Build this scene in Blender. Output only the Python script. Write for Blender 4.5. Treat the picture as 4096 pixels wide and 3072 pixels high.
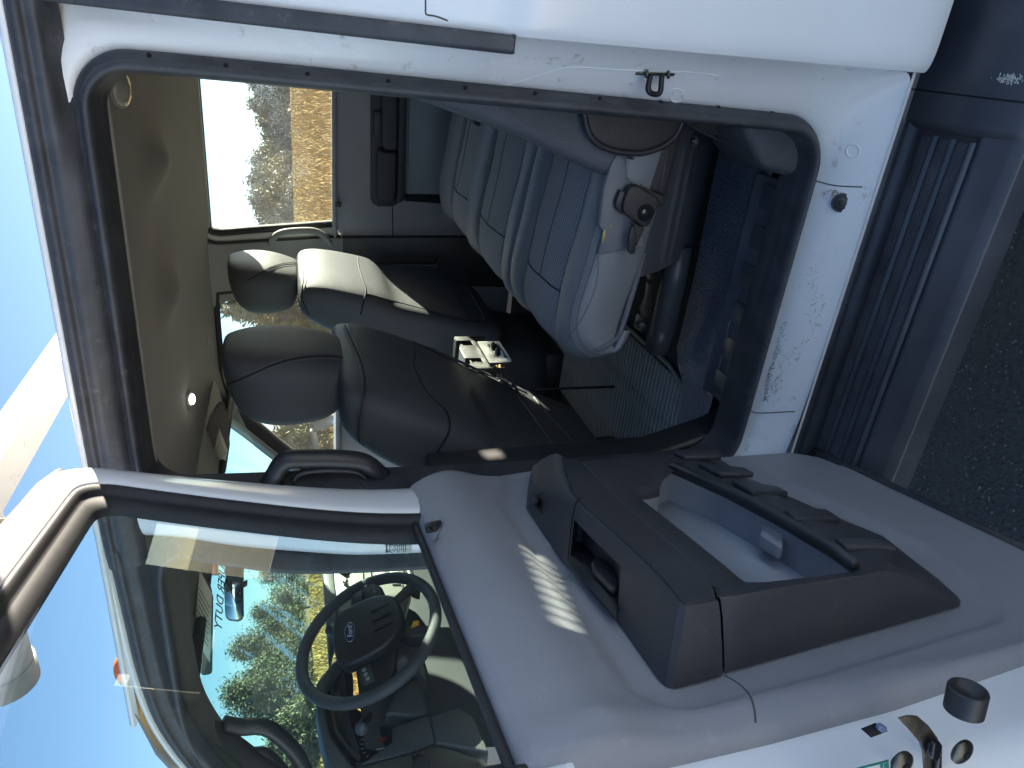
import bpy, bmesh, math, random
import numpy as np
from mathutils import Vector, Matrix
from mathutils.bvhtree import BVHTree
random.seed(7); RNG = np.random.default_rng(7)
SC = bpy.context.scene
for o in list(bpy.data.objects): bpy.data.objects.remove(o)

# ---------------------------------------------------------------- camera (phone held sideways), sky, sun, exposure
W4, H4, FPX = 4096.0, 3072.0, 2840.5
CAM = np.array([0.0, -1.0, 1.6])
_y, _p, _r = math.radians(27), math.radians(17), math.radians(1.8)
CF = np.array([-math.sin(_y) * math.cos(_p), math.cos(_y) * math.cos(_p), -math.sin(_p)])
_R = np.array([math.cos(_y), math.sin(_y), 0]); _U = np.cross(_R, CF)
CR = _R * math.cos(_r) - _U * math.sin(_r); CU = _U * math.cos(_r) + _R * math.sin(_r)
cd = bpy.data.cameras.new('camera'); cam = bpy.data.objects.new('camera', cd); SC.collection.objects.link(cam)
cd.sensor_fit = 'HORIZONTAL'; cd.sensor_width = 36; cd.lens = 36 * FPX / W4; cd.clip_start = 0.02; cd.clip_end = 5000
m = Matrix.Identity(4)
for i in range(3):
    m[i][0] = -CU[i]; m[i][1] = CR[i]; m[i][2] = -CF[i]; m[i][3] = CAM[i]
cam.matrix_world = m; SC.camera = cam

SUN_EL, SUN_AZ = math.radians(18), math.radians(36)      # azimuth from +Y towards +X
sd = Vector((math.sin(SUN_AZ) * math.cos(SUN_EL), math.cos(SUN_AZ) * math.cos(SUN_EL), math.sin(SUN_EL)))
w = bpy.data.worlds.new('World'); SC.world = w; w.use_nodes = True
nt = w.node_tree; bg = nt.nodes['Background']; sky = nt.nodes.new('ShaderNodeTexSky')
sky.sky_type = 'NISHITA'; sky.sun_disc = False; sky.sun_elevation = SUN_EL; sky.sun_rotation = SUN_AZ
sky.air_density = 0.7; sky.dust_density = 0.3; sky.ozone_density = 2.0
nt.links.new(sky.outputs[0], bg.inputs[0]); bg.inputs[1].default_value = 0.05
sl = bpy.data.lights.new('sun', 'SUN'); so = bpy.data.objects.new('sun', sl); SC.collection.objects.link(so)
sl.energy = 5.0; sl.angle = math.radians(0.53); sl.color = (1.0, 0.90, 0.74)
so.rotation_euler = sd.to_track_quat('Z', 'Y').to_euler(); so.location = (6, 10, 8)
SC.view_settings.view_transform = 'Standard'; SC.view_settings.look = 'None'
SC.view_settings.exposure = 2.65; SC.view_settings.gamma = 1.0; SC.view_settings.use_curve_mapping = False
SC.render.engine = 'CYCLES'
SC.cycles.max_bounces = 10; SC.cycles.diffuse_bounces = 6; SC.cycles.transparent_max_bounces = 12

# ---------------------------------------------------------------- measuring: photo pixel -> point on a plane of the place
def ray(x, y): return CF * FPX + CR * (H4 / 2 - y) - CU * (x - W4 / 2)
def at(x, y, Y=None, X=None, Z=None):
    d = ray(x, y); ax, v = (1, Y) if Y is not None else (0, X) if X is not None else (2, Z)
    return CAM + d * ((v - CAM[ax]) / d[ax])
DH = np.array([-.69, .02, 0]); DD = np.array([.22, -.9755, 0]); DN = np.array([.9755, .22, 0])   # open door: hinge, direction, inner normal
def dw(s, z, n=0.0): p = DH + DD * s + DN * n; return np.array([p[0], p[1], z])
def dpt(x, y, n=0.0):
    d = ray(x, y); return CAM + d * (((DH - CAM) @ DN + n) / (d @ DN))
def dsp(x, y, s):
    d = ray(x, y); return CAM + d * (((DH - CAM) @ DD + s) / (d @ DD))
def q(x0, y0, k, pts): return [(x0 + x / k, y0 + y / k) for x, y in pts]

# ---------------------------------------------------------------- materials
MATS = {}
def mat(name, col, rough=.5, metal=0, bump=None, var=0, vs=8, spec=.5, coat=0, dirt=None, sheen=0):
    """bump=(kind, scale, strength, distance); var = brightness variation; dirt=(colour, amount, scale)"""
    if name in MATS: return MATS[name]
    M = bpy.data.materials.new(name); M.use_nodes = True; T = M.node_tree; N = T.nodes; L = T.links
    b = N['Principled BSDF']; b.inputs['Roughness'].default_value = rough; b.inputs['Metallic'].default_value = metal
    b.inputs['Specular IOR Level'].default_value = spec; b.inputs['Coat Weight'].default_value = coat; b.inputs['Coat Roughness'].default_value = .06
    b.inputs['Sheen Weight'].default_value = sheen
    tc = N.new('ShaderNodeTexCoord'); c4 = (*col, 1)
    src = None
    def noise(s, det=5, rough_=.6):
        n = N.new('ShaderNodeTexNoise'); n.inputs['Scale'].default_value = s; n.inputs['Detail'].default_value = det
        n.inputs['Roughness'].default_value = rough_; L.new(tc.outputs['Object'], n.inputs['Vector']); return n
    def ramp(sock, a, bb, ca, cb):
        r = N.new('ShaderNodeValToRGB'); r.color_ramp.elements[0].position = a; r.color_ramp.elements[1].position = bb
        r.color_ramp.elements[0].color = ca; r.color_ramp.elements[1].color = cb; L.new(sock, r.inputs[0]); return r
    def mix(fac, a, bb):
        x = N.new('ShaderNodeMix'); x.data_type = 'RGBA'; x.blend_type = 'MIX'; L.new(fac, x.inputs[0])
        for s_, i in ((a, 6), (bb, 7)):
            if isinstance(s_, tuple): x.inputs[i].default_value = s_
            else: L.new(s_, x.inputs[i])
        return x.outputs[2]
    if var:
        n = noise(vs); lo = tuple(v * (1 - var) for v in col) + (1,); hi = tuple(min(1, v * (1 + var)) for v in col) + (1,)
        src = ramp(n.outputs[0], .3, .7, lo, hi).outputs[0]
        rr = N.new('ShaderNodeMapRange'); rr.inputs[3].default_value = max(.02, rough - .09); rr.inputs[4].default_value = min(1, rough + .09)
        L.new(noise(vs * 2.3).outputs[0], rr.inputs[0]); L.new(rr.outputs[0], b.inputs['Roughness'])
    if dirt:
        dc, amt, ds = dirt; n = noise(ds, 8, .7)
        f = ramp(n.outputs[0], .62 - amt * .2, .74, (0, 0, 0, 1), (1, 1, 1, 1)).outputs[0]
        src = mix(f, src or c4, (*dc, 1))
    if src: L.new(src, b.inputs['Base Color'])
    else: b.inputs['Base Color'].default_value = c4
    if bump:
        kind, s, st, dist = bump; bn = N.new('ShaderNodeBump'); bn.inputs['Strength'].default_value = st; bn.inputs['Distance'].default_value = dist
        if kind == 'leather' or kind == 'dimple':
            v = N.new('ShaderNodeTexVoronoi'); v.inputs['Scale'].default_value = s
            v.feature = 'DISTANCE_TO_EDGE' if kind == 'leather' else 'SMOOTH_F1'
            nz = noise(s * .5, 2); va = N.new('ShaderNodeVectorMath'); va.operation = 'MULTIPLY_ADD'
            L.new(nz.outputs['Color'], va.inputs[0]); va.inputs[1].default_value = (1.2 / s,) * 3; L.new(tc.outputs['Object'], va.inputs[2])
            L.new(va.outputs[0], v.inputs['Vector'])
            rr = N.new('ShaderNodeMapRange'); rr.inputs[1].default_value = 0; rr.inputs[2].default_value = .25 if kind == 'leather' else .6
            if kind == 'dimple': rr.inputs[3].default_value = 1; rr.inputs[4].default_value = 0
            L.new(v.outputs['Distance'], rr.inputs[0]); L.new(rr.outputs[0], bn.inputs['Height'])
        elif kind == 'noise': L.new(noise(s, 6, .65).outputs[0], bn.inputs['Height'])
        elif kind == 'weave':
            wv = []
            for dirn in ('X', 'Y'):
                t = N.new('ShaderNodeTexWave'); t.wave_type = 'BANDS'; t.bands_direction = dirn; t.inputs['Scale'].default_value = s * (1 if dirn == 'X' else .55)
                t.inputs['Distortion'].default_value = .4; L.new(tc.outputs['Object'], t.inputs['Vector']); wv.append(t)
            mm = N.new('ShaderNodeMath'); mm.operation = 'MAXIMUM'
            L.new(wv[0].outputs['Fac'], mm.inputs[0]); L.new(wv[1].outputs['Fac'], mm.inputs[1]); L.new(mm.outputs[0], bn.inputs['Height'])
            L.new(ramp(mm.outputs[0], .35, .8, tuple(v * .35 for v in col) + (1,), c4).outputs[0], b.inputs['Base Color'])
        L.new(bn.outputs[0], b.inputs['Normal'])
    MATS[name] = M; return M

def glass_mat(name, tint, drops=0, refl=1.0, dust=0.0):
    """thin pane: straight-through tint plus Fresnel mirror; drops = speckle of water beads; dust = film of dust"""
    M = bpy.data.materials.new(name); M.use_nodes = True; T = M.node_tree; N = T.nodes; L = T.links
    for n in list(N):
        if n.type != 'OUTPUT_MATERIAL': N.remove(n)
    out = [n for n in N if n.type == 'OUTPUT_MATERIAL'][0]
    tr = N.new('ShaderNodeBsdfTransparent'); tr.inputs[0].default_value = (*tint, 1)
    gl = N.new('ShaderNodeBsdfGlossy'); gl.inputs['Roughness'].default_value = .0; gl.inputs[0].default_value = (refl, refl, refl, 1)
    ge = N.new('ShaderNodeNewGeometry'); dt = N.new('ShaderNodeVectorMath'); dt.operation = 'DOT_PRODUCT'; L.new(ge.outputs['Normal'], dt.inputs[0]); L.new(ge.outputs['Incoming'], dt.inputs[1])
    ab = N.new('ShaderNodeMath'); ab.operation = 'ABSOLUTE'; L.new(dt.outputs['Value'], ab.inputs[0])
    om = N.new('ShaderNodeMath'); om.operation = 'SUBTRACT'; om.inputs[0].default_value = 1; L.new(ab.outputs[0], om.inputs[1])
    pw = N.new('ShaderNodeMath'); pw.operation = 'POWER'; L.new(om.outputs[0], pw.inputs[0]); pw.inputs[1].default_value = 5
    fr = N.new('ShaderNodeMath'); fr.operation = 'MULTIPLY_ADD'; L.new(pw.outputs[0], fr.inputs[0]); fr.inputs[1].default_value = .94; fr.inputs[2].default_value = .06   # both faces of a thin pane
    mx = N.new('ShaderNodeMixShader'); L.new(fr.outputs[0], mx.inputs[0]); L.new(tr.outputs[0], mx.inputs[1]); L.new(gl.outputs[0], mx.inputs[2])
    sh = mx.outputs[0]; tc = N.new('ShaderNodeTexCoord')
    if dust:
        df = N.new('ShaderNodeBsdfTranslucent'); df.inputs[0].default_value = (.75, .74, .7, 1)
        n = N.new('ShaderNodeTexNoise'); n.inputs['Scale'].default_value = 9; n.inputs['Detail'].default_value = 9; n.inputs['Roughness'].default_value = .75
        L.new(tc.outputs['Object'], n.inputs['Vector']); mp = N.new('ShaderNodeMapRange'); mp.inputs[1].default_value = .3; mp.inputs[2].default_value = .8
        mp.inputs[3].default_value = dust * .3; mp.inputs[4].default_value = dust * 1.8; L.new(n.outputs[0], mp.inputs[0])
        m2 = N.new('ShaderNodeMixShader'); L.new(mp.outputs[0], m2.inputs[0]); L.new(sh, m2.inputs[1]); L.new(df.outputs[0], m2.inputs[2]); sh = m2.outputs[0]
    if drops:
        v = N.new('ShaderNodeTexVoronoi'); v.inputs['Scale'].default_value = 330; L.new(tc.outputs['Object'], v.inputs['Vector'])
        n = N.new('ShaderNodeTexNoise'); n.inputs['Scale'].default_value = 5; n.inputs['Detail'].default_value = 3; L.new(tc.outputs['Object'], n.inputs['Vector'])
        a = N.new('ShaderNodeMapRange'); a.inputs[1].default_value = .30; a.inputs[2].default_value = .22; L.new(v.outputs['Distance'], a.inputs[0])
        c = N.new('ShaderNodeMapRange'); c.inputs[1].default_value = .38; c.inputs[2].default_value = .6; L.new(n.outputs[0], c.inputs[0])
        mm = N.new('ShaderNodeMath'); mm.operation = 'MULTIPLY'; L.new(a.outputs[0], mm.inputs[0]); L.new(c.outputs[0], mm.inputs[1])
        m3 = N.new('ShaderNodeMath'); m3.operation = 'MULTIPLY'; L.new(mm.outputs[0], m3.inputs[0]); m3.inputs[1].default_value = drops
        rf = N.new('ShaderNodeBsdfRefraction'); rf.inputs['IOR'].default_value = 1.25; rf.inputs['Roughness'].default_value = .25; rf.inputs[0].default_value = (.9, .92, .92, 1)
        m2 = N.new('ShaderNodeMixShader'); L.new(m3.outputs[0], m2.inputs[0]); L.new(sh, m2.inputs[1]); L.new(rf.outputs[0], m2.inputs[2]); sh = m2.outputs[0]
    L.new(sh, out.inputs[0]); MATS[name] = M; return M

WHITE = mat('white_paint', (.86, .86, .85), .22, var=.03, vs=3, coat=.5, bump=('noise', 7, .025, .02))
WHITED = mat('white_paint_scuffed', (.86, .85, .83), .3, var=.04, vs=4, coat=.3, dirt=((.42, .36, .27), .06, 26), bump=('noise', 60, .05, .002))
RUB = mat('weatherstrip_rubber', (.05, .051, .058), .5, var=.35, vs=18, dirt=((.13, .12, .12), .18, 40), bump=('noise', 300, .15, .001))
RUBM = mat('rubber_matt', (.02, .02, .022), .6, var=.2, vs=30)
BLK = mat('black_plastic', (.028, .028, .03), .42, var=.2, vs=12, bump=('noise', 700, .25, .0006))
BLKG = mat('gloss_black', (.01, .01, .011), .18)
TRIMG = mat('grey_door_trim', (.30, .30, .315), .48, var=.05, vs=5, bump=('leather', 520, .35, .0006), dirt=((.36, .36, .37), .06, 30))
TRIMD = mat('charcoal_door_trim', (.046, .045, .050), .40, var=.15, vs=9, bump=('leather', 520, .4, .0007), dirt=((.10, .095, .095), .05, 60))
POCK = mat('grey_pocket_plastic', (.27, .28, .30), .42, var=.04, vs=6)
HEADL = mat('headliner_fabric', (.265, .25, .215), .95, var=.05, vs=4, bump=('noise', 900, .3, .0008), sheen=.2)
HEADE = mat('headliner_edge_trim', (.17, .16, .14), .8, var=.1, vs=20)
PILG = mat('grey_pillar_trim', (.28, .275, .26), .6, var=.05, bump=('noise', 700, .2, .0005))
LEAF = mat('black_leather_front_seat', (.07, .073, .078), .5, var=.10, vs=6, bump=('leather', 620, .45, .0007))
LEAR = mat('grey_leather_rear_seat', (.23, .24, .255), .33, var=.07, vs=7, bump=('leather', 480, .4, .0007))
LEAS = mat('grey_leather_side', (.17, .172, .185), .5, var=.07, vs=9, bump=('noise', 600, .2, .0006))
MESHF = mat('mesh_fabric_insert', (.42, .43, .45), .7, bump=('weave', 70, .9, .0015))
BROWN = mat('brown_black_vinyl', (.036, .030, .029), .42, var=.2, vs=14, bump=('leather', 300, .35, .0008))
FLOORV = mat('dimpled_vinyl_floor', (.22, .24, .29), .3, var=.2, vs=9, bump=('dimple', 150, .9, .003), dirt=((.05, .05, .055), .05, 40))
CARP = mat('dark_floor', (.03, .03, .031), .85, var=.3, vs=20, bump=('noise', 200, .4, .002))
MATR = mat('rubber_mat', (.30, .29, .265), .62, var=.25, vs=10, dirt=((.075, .068, .058), .15, 25))
PLATE = mat('sill_plate_plastic', (.10, .104, .118), .4, var=.2, vs=14, bump=('noise', 500, .2, .0006), dirt=((.07, .07, .075), .05, 90))
RBM = mat('running_board_plastic', (.062, .064, .074), .36, var=.25, vs=7, bump=('noise', 450, .25, .0008), dirt=((.09, .088, .09), .10, 14))
RBT = mat('running_board_tread', (.09, .093, .105), .5, var=.35, vs=22, bump=('noise', 380, .6, .0012), dirt=((.12, .115, .115), .2, 22))
STEEL = mat('dark_steel', (.12, .115, .10), .35, .9, var=.2, vs=30)
CHROME = mat('worn_steel', (.6, .6, .58), .25, 1.0, var=.1, vs=40)
ALU = mat('brushed_aluminium', (.62, .62, .60), .35, .95, var=.1, vs=50, bump=('noise', 300, .1, .0005))
BRKT = mat('black_crinkle_paint', (.03, .03, .028), .45, bump=('noise', 420, .9, .002))
STITCH = mat('thread', (.16, .165, .175), .8)
STITCHD = mat('dark_thread', (.10, .10, .105), .8)
FOAM = mat('yellow_foam', (.55, .40, .17), .9, var=.2, vs=90)
FELT = mat('grey_felt', (.16, .16, .175), .95, var=.2, vs=150, bump=('noise', 300, .8, .003))
PAPER = mat('paper_label', (.75, .75, .70), .6)
INK = mat('printed_ink', (.03, .03, .03), .6)
TEALI = mat('teal_print', (.02, .22, .20), .6)
AMBER = mat('amber_lens', (.85, .17, .02), .2, coat=.5)
RED = mat('red_plastic', (.5, .02, .015), .35)
YEL = mat('yellow_tag', (.8, .45, .02), .5)
BLUE = mat('blue_enamel', (.01, .03, .14), .2, coat=.6)
DASHM = mat('dash_plastic', (.085, .088, .09), .5, var=.08, bump=('noise', 500, .25, .0008))
DASHD = mat('dash_plastic_black', (.03, .03, .03), .4, var=.1)
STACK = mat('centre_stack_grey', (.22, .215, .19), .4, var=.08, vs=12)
PVC = mat('grey_conduit', (.30, .29, .27), .6, var=.12, vs=5, dirt=((.13, .11, .09), .1, 8))
RACKW = mat('rack_white_enamel', (.55, .52, .47), .45, var=.06, vs=5, dirt=((.25, .12, .05), .06, 22))
RUSTY = mat('zinc_bolt', (.42, .36, .26), .45, .8, var=.3, vs=60)
LENS = mat('lamp_lens', (.75, .75, .72), .12, coat=.8)
GREY7 = mat('light_grey_plastic', (.42, .42, .40), .45, var=.05)
GLASS_D = glass_mat('door_glass', (.80, .93, .90), dust=.012)
GLASS_F = glass_mat('wet_side_glass', (.80, .90, .86), drops=.8, dust=.018)
GLASS_W = glass_mat('tinted_windshield', (.66, .92, .84), drops=.12, dust=.012)
GLASS_R = glass_mat('side_glass', (.78, .90, .87), drops=.5, dust=.012)

# ---------------------------------------------------------------- mesh helpers (all meshes are in world coordinates)
COL = SC.collection
def mesh_obj(name, V, F, material, parent=None, smooth=True):
    me = bpy.data.meshes.new(name); me.from_pydata([tuple(map(float, v)) for v in V], [], F); me.validate()
    bm = bmesh.new(); bm.from_mesh(me); bmesh.ops.recalc_face_normals(bm, faces=bm.faces); bm.to_mesh(me); bm.free()
    if smooth:
        for p in me.polygons: p.use_smooth = True
    me.materials.append(material); o = bpy.data.objects.new(name, me); COL.objects.link(o)
    if parent: adopt(o, parent)
    return o
def adopt(o, parent):
    o.parent = parent; o.matrix_parent_inverse = parent.matrix_world.inverted()
def empty(name, loc, parent=None):
    o = bpy.data.objects.new(name, None); o.location = loc; o.empty_display_size = .1; COL.objects.link(o)
    o.matrix_world = Matrix.Translation(Vector(loc))
    if parent: adopt(o, parent)
    return o
def tag(o, label, cat=None, group=None, kind=None):
    if label: o['label'] = label
    if cat: o['category'] = cat
    if group: o['group'] = group
    if kind: o['kind'] = kind
    return o
def sharp(o, ang=35):
    me = o.data; bm = bmesh.new(); bm.from_mesh(me); a = math.radians(ang)
    for e in bm.edges:
        if len(e.link_faces) == 2 and e.calc_face_angle(0) > a: e.smooth = False
    bm.to_mesh(me); bm.free(); return o
def bevel(o, w=.003, seg=2, ang=30):
    b = o.modifiers.new('bevel', 'BEVEL'); b.width = w; b.segments = seg; b.limit_method = 'ANGLE'; b.angle_limit = math.radians(ang); b.harden_normals = False
    return o
def subd(o, n=1):
    s = o.modifiers.new('subd', 'SUBSURF'); s.levels = n; s.render_levels = n; return o
def loft(name, rings, material, parent=None, closed=True, cap0=False, cap1=False, smooth=True):
    n = len(rings[0]); V = [v for r in rings for v in r]; F = []
    for i in range(len(rings) - 1):
        for j in range(n if closed else n - 1):
            k = (j + 1) % n; F.append((i * n + j, i * n + k, (i + 1) * n + k, (i + 1) * n + j))
    if cap0: F.append(tuple(range(n))[::-1])
    if cap1: F.append(tuple(range((len(rings) - 1) * n, len(rings) * n)))
    return mesh_obj(name, V, F, material, parent, smooth)
def tube(name, path, r, material, parent=None, n=8, close=False, cap=True):
    P = [np.array(p, float) for p in path]; k = len(P); rings = []; prev = None
    for i in range(k):
        a = P[(i - 1) % k] if (close or i > 0) else P[i]; b = P[(i + 1) % k] if (close or i < k - 1) else P[i]
        t = b - a; t /= (np.linalg.norm(t) + 1e-12)
        if prev is None:
            u = np.cross(t, [0, 0, 1.0]); u = u if np.linalg.norm(u) > 1e-3 else np.cross(t, [1.0, 0, 0])
        else: u = prev - t * (prev @ t)
        u /= np.linalg.norm(u) + 1e-12; prev = u; v = np.cross(t, u); rr = r[i] if isinstance(r, (list, tuple)) else r
        rings.append([P[i] + (u * math.cos(2 * math.pi * j / n) + v * math.sin(2 * math.pi * j / n)) * rr for j in range(n)])
    if close: rings.append(rings[0])
    return loft(name, rings, material, parent, True, cap and not close, cap and not close)
def spline(pts, n=40, close=False):
    P = np.array(pts, float)
    if close: P = np.vstack([P[-1], P, P[0], P[1]])
    else: P = np.vstack([2 * P[0] - P[1], P, 2 * P[-1] - P[-2]])
    segs = len(P) - 3; out = []
    for i in range(n):
        t = i / (n if close else n - 1) * segs; k = min(int(t), segs - 1); f = t - k
        a, b, c, d = P[k], P[k + 1], P[k + 2], P[k + 3]
        out.append(.5 * ((2 * b) + (c - a) * f + (2 * a - 5 * b + 4 * c - d) * f * f + (3 * b - a - 3 * c + d) * f ** 3))
    return np.array(out)
def resample(pts, n, close=False):
    P = np.array(pts, float)
    if close: P = np.vstack([P, P[:1]])
    L = np.concatenate([[0], np.cumsum(np.linalg.norm(np.diff(P, axis=0), axis=1))]); t = np.linspace(0, L[-1], n, endpoint=not close)
    return np.stack([np.interp(t, L, P[:, i]) for i in range(P.shape[1])], 1)
def box(name, c, s, material, parent=None, bev=.004, rot=None, seg=2):
    V = [np.array((x * s[0] / 2, y * s[1] / 2, z * s[2] / 2)) for x in (-1, 1) for y in (-1, 1) for z in (-1, 1)]
    if rot is not None: V = [np.array(rot @ Vector(v)) for v in V]
    V = [v + np.array(c) for v in V]
    o = mesh_obj(name, V, [(0, 1, 3, 2), (4, 6, 7, 5), (0, 4, 5, 1), (2, 3, 7, 6), (0, 2, 6, 4), (1, 5, 7, 3)], material, parent, False)
    if bev: bevel(o, bev, seg); 
    for p in o.data.polygons: p.use_smooth = bool(bev)
    return o
def dbox(name, s0, s1, z0, z1, n0, n1, material, parent=None, bev=.003):
    V = [dw(s, z, n) for s in (s0, s1) for z in (z0, z1) for n in (n0, n1)]
    o = mesh_obj(name, V, [(0, 1, 3, 2), (4, 6, 7, 5), (0, 4, 5, 1), (2, 3, 7, 6), (0, 2, 6, 4), (1, 5, 7, 3)], material, parent, True)
    if bev: bevel(o, bev, 2)
    return o
def prism(name, poly, vec, material, parent=None, bev=.002, seg=2):
    """closed 3D outline extruded along vec"""
    P = [np.array(p, float) for p in poly]; v = np.array(vec, float); n = len(P)
    V = P + [p + v for p in P]; F = [tuple(range(n))[::-1], tuple(range(n, 2 * n))] + [(i, (i + 1) % n, n + (i + 1) % n, n + i) for i in range(n)]
    o = mesh_obj(name, V, F, material, parent, True)
    if bev: bevel(o, bev, seg)
    return o
def grid(name, fn, us, vs, material, parent=None, smooth=True):
    V = [fn(u, v) for u in us for v in vs]; n = len(vs); F = []
    for i in range(len(us) - 1):
        for j in range(n - 1): F.append((i * n + j, i * n + j + 1, (i + 1) * n + j + 1, (i + 1) * n + j))
    return mesh_obj(name, V, F, material, parent, smooth)
def rrect(x0, x1, z0, z1, rad, n=6):
    """rounded rectangle, counter-clockwise from the lower right corner; rad = (br, tr, tl, bl)"""
    out = []
    for (cx, cz, a0), r in zip(((x1, z0, -90), (x1, z1, 0), (x0, z1, 90), (x0, z0, 180)), rad):
        sx = -1 if cx == x1 else 1; sz = 1 if cz == z0 else -1
        for i in range(n + 1):
            a = math.radians(a0 + 90 * i / n); out.append((cx + sx * r + r * math.cos(a), cz + sz * r + r * math.sin(a)))
    return out
def densify(loop, m=4):
    out = []
    for i in range(len(loop)):
        a = np.array(loop[i]); b = np.array(loop[(i + 1) % len(loop)])
        k = m if np.linalg.norm(b - a) > .2 else 1
        for j in range(k): out.append(tuple(a + (b - a) * j / k))
    return out
def disc(name, c, nrm, r, material, parent=None, h=.003, n=20, r2=None, dome=0):
    N_ = np.array(nrm, float); N_ /= np.linalg.norm(N_); u = np.cross(N_, [0, 0, 1.0]); u = u if np.linalg.norm(u) > .05 else np.cross(N_, [1.0, 0, 0])
    u /= np.linalg.norm(u); v = np.cross(N_, u); C = np.array(c, float)
    def ring(rr, hh): return [C + N_ * hh + (u * math.cos(2 * math.pi * j / n) + v * math.sin(2 * math.pi * j / n)) * rr for j in range(n)]
    r2 = r2 or r * .9
    rings = [ring(r, 0), ring(r, h * .7), ring(r2, h)]
    if dome: rings += [ring(r2 * .7, h + dome * .6), ring(r2 * .3, h + dome)]
    return loft(name, rings, material, parent, True, True, True)
def sring(cx, cy, a, b, e=.5, n=28, z=0, ph=0):
    """superellipse ring in XY"""
    out = []
    for j in range(n):
        t = 2 * math.pi * j / n + ph; c, s = math.cos(t), math.sin(t)
        out.append(np.array((cx + a * math.copysign(abs(c) ** e, c), cy + b * math.copysign(abs(s) ** e, s), z)))
    return out
_bvh = {}
def surf(o):
    if o.name not in _bvh:
        bpy.context.view_layer.update(); dg = bpy.context.evaluated_depsgraph_get()
        ev = o.evaluated_get(dg); me = ev.to_mesh(); mw = o.matrix_world
        _bvh[o.name] = BVHTree.FromPolygons([mw @ v.co for v in me.vertices], [tuple(p.vertices) for p in me.polygons]); ev.to_mesh_clear()
    return _bvh[o.name]
def hit(objs, x, y, lift=0.0):
    d = Vector(ray(x, y)).normalized(); best = None
    for o in objs:
        loc, nr, idx, dist = surf(o).ray_cast(Vector(CAM), d)
        if loc is not None and (best is None or dist < best[2]): best = (loc, nr, dist)
    if best is None: return None
    n = best[1] if best[1].dot(d) < 0 else -best[1]
    return np.array(best[0] + n * lift)
def seam(name, objs, px, r, material, parent, n=30, lift=.0, sp=True):
    """a seam or piping laid on the surface of objs along a traced path"""
    P = spline(px, n) if sp else resample(px, n)
    pts = [h for h in (hit(objs, x, y, lift) for x, y in P) if h is not None]
    if len(pts) < 3: return None
    return tube(name, pts, r, material, parent, 6)
def text(name, s, origin, ux, uz, h, material, parent, depth=.0004, align='CENTER', font_shear=0, bold=0):
    cu = bpy.data.curves.new(name, 'FONT'); cu.body = s; cu.size = h; cu.align_x = align; cu.align_y = 'CENTER'; cu.extrude = depth; cu.shear = font_shear; cu.offset = bold
    cu.resolution_u = 3
    o = bpy.data.objects.new(name, cu); COL.objects.link(o); ux = Vector(ux).normalized(); uz = Vector(uz); uz = (uz - ux * uz.dot(ux)).normalized(); nn = ux.cross(uz)
    mt = Matrix.Identity(4)
    for i in range(3): mt[i][0], mt[i][1], mt[i][2], mt[i][3] = ux[i], uz[i], nn[i], origin[i]
    o.matrix_world = mt; bpy.context.view_layer.update()
    me = bpy.data.meshes.new_from_object(o.evaluated_get(bpy.context.evaluated_depsgraph_get())); me.transform(mt); bpy.data.objects.remove(o)
    me.materials.clear(); me.materials.append(material); r = bpy.data.objects.new(name, me); COL.objects.link(r)
    if parent: adopt(r, parent)
    return r
# ================================================================ ground
def asphalt_mat():
    M = mat('asphalt', (.045, .045, .049), .62, var=.35, vs=60, bump=('noise', 90, .9, .012)); T = M.node_tree; N = T.nodes; L = T.links
    b = N['Principled BSDF']; tc = N.new('ShaderNodeTexCoord'); v = N.new('ShaderNodeTexVoronoi'); v.inputs['Scale'].default_value = 85; L.new(tc.outputs['Object'], v.inputs['Vector'])
    mr = N.new('ShaderNodeMapRange'); mr.inputs[1].default_value = .0; mr.inputs[2].default_value = .55; L.new(v.outputs['Distance'], mr.inputs[0])
    old = b.inputs['Normal'].links[0].from_node; b2 = N.new('ShaderNodeBump'); b2.invert = True; b2.inputs['Strength'].default_value = .8; b2.inputs['Distance'].default_value = .009
    L.new(mr.outputs[0], b2.inputs['Height']); L.new(old.outputs[0], b2.inputs['Normal']); L.new(b2.outputs[0], b.inputs['Normal'])
    return M
asph = mesh_obj('asphalt_lot', [(-14, -3.0, 0), (20, -3.0, 0), (20, 4.2, 0), (-14, 4.2, 0)], [(0, 1, 2, 3)], asphalt_mat(), None, False)
tag(asph, 'black asphalt lot the truck stands on', kind='structure')
SOIL = mat('dry_field_soil', (.26, .18, .065), .95, var=.3, vs=.5, dirt=((.15, .11, .05), .25, 2.2))
bounce = mesh_obj('bounce_ground', [(-60, -60, -.012), (60, -60, -.012), (60, -3.0, -.012), (-60, -3.0, -.012)], [(0, 1, 2, 3)], mat('pale_bounce_gravel', (.64, .62, .60), .9, var=.15, vs=3, bump=('noise', 60, .8, .01)), None, False)  # unseen pale ground, added to bounce sunlight onto the shaded near side
tag(bounce, 'added pale gravel ground behind the viewer, bouncing sunlight onto the shaded truck', kind='structure')
fld = mesh_obj('field', [(-2500, -2500, -.02), (2500, -2500, -.02), (2500, 2500, -.02), (-2500, 2500, -.02)], [(0, 1, 2, 3)], SOIL, None, False)
tag(fld, 'golden dry field reaching to the horizon', kind='structure')
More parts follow.
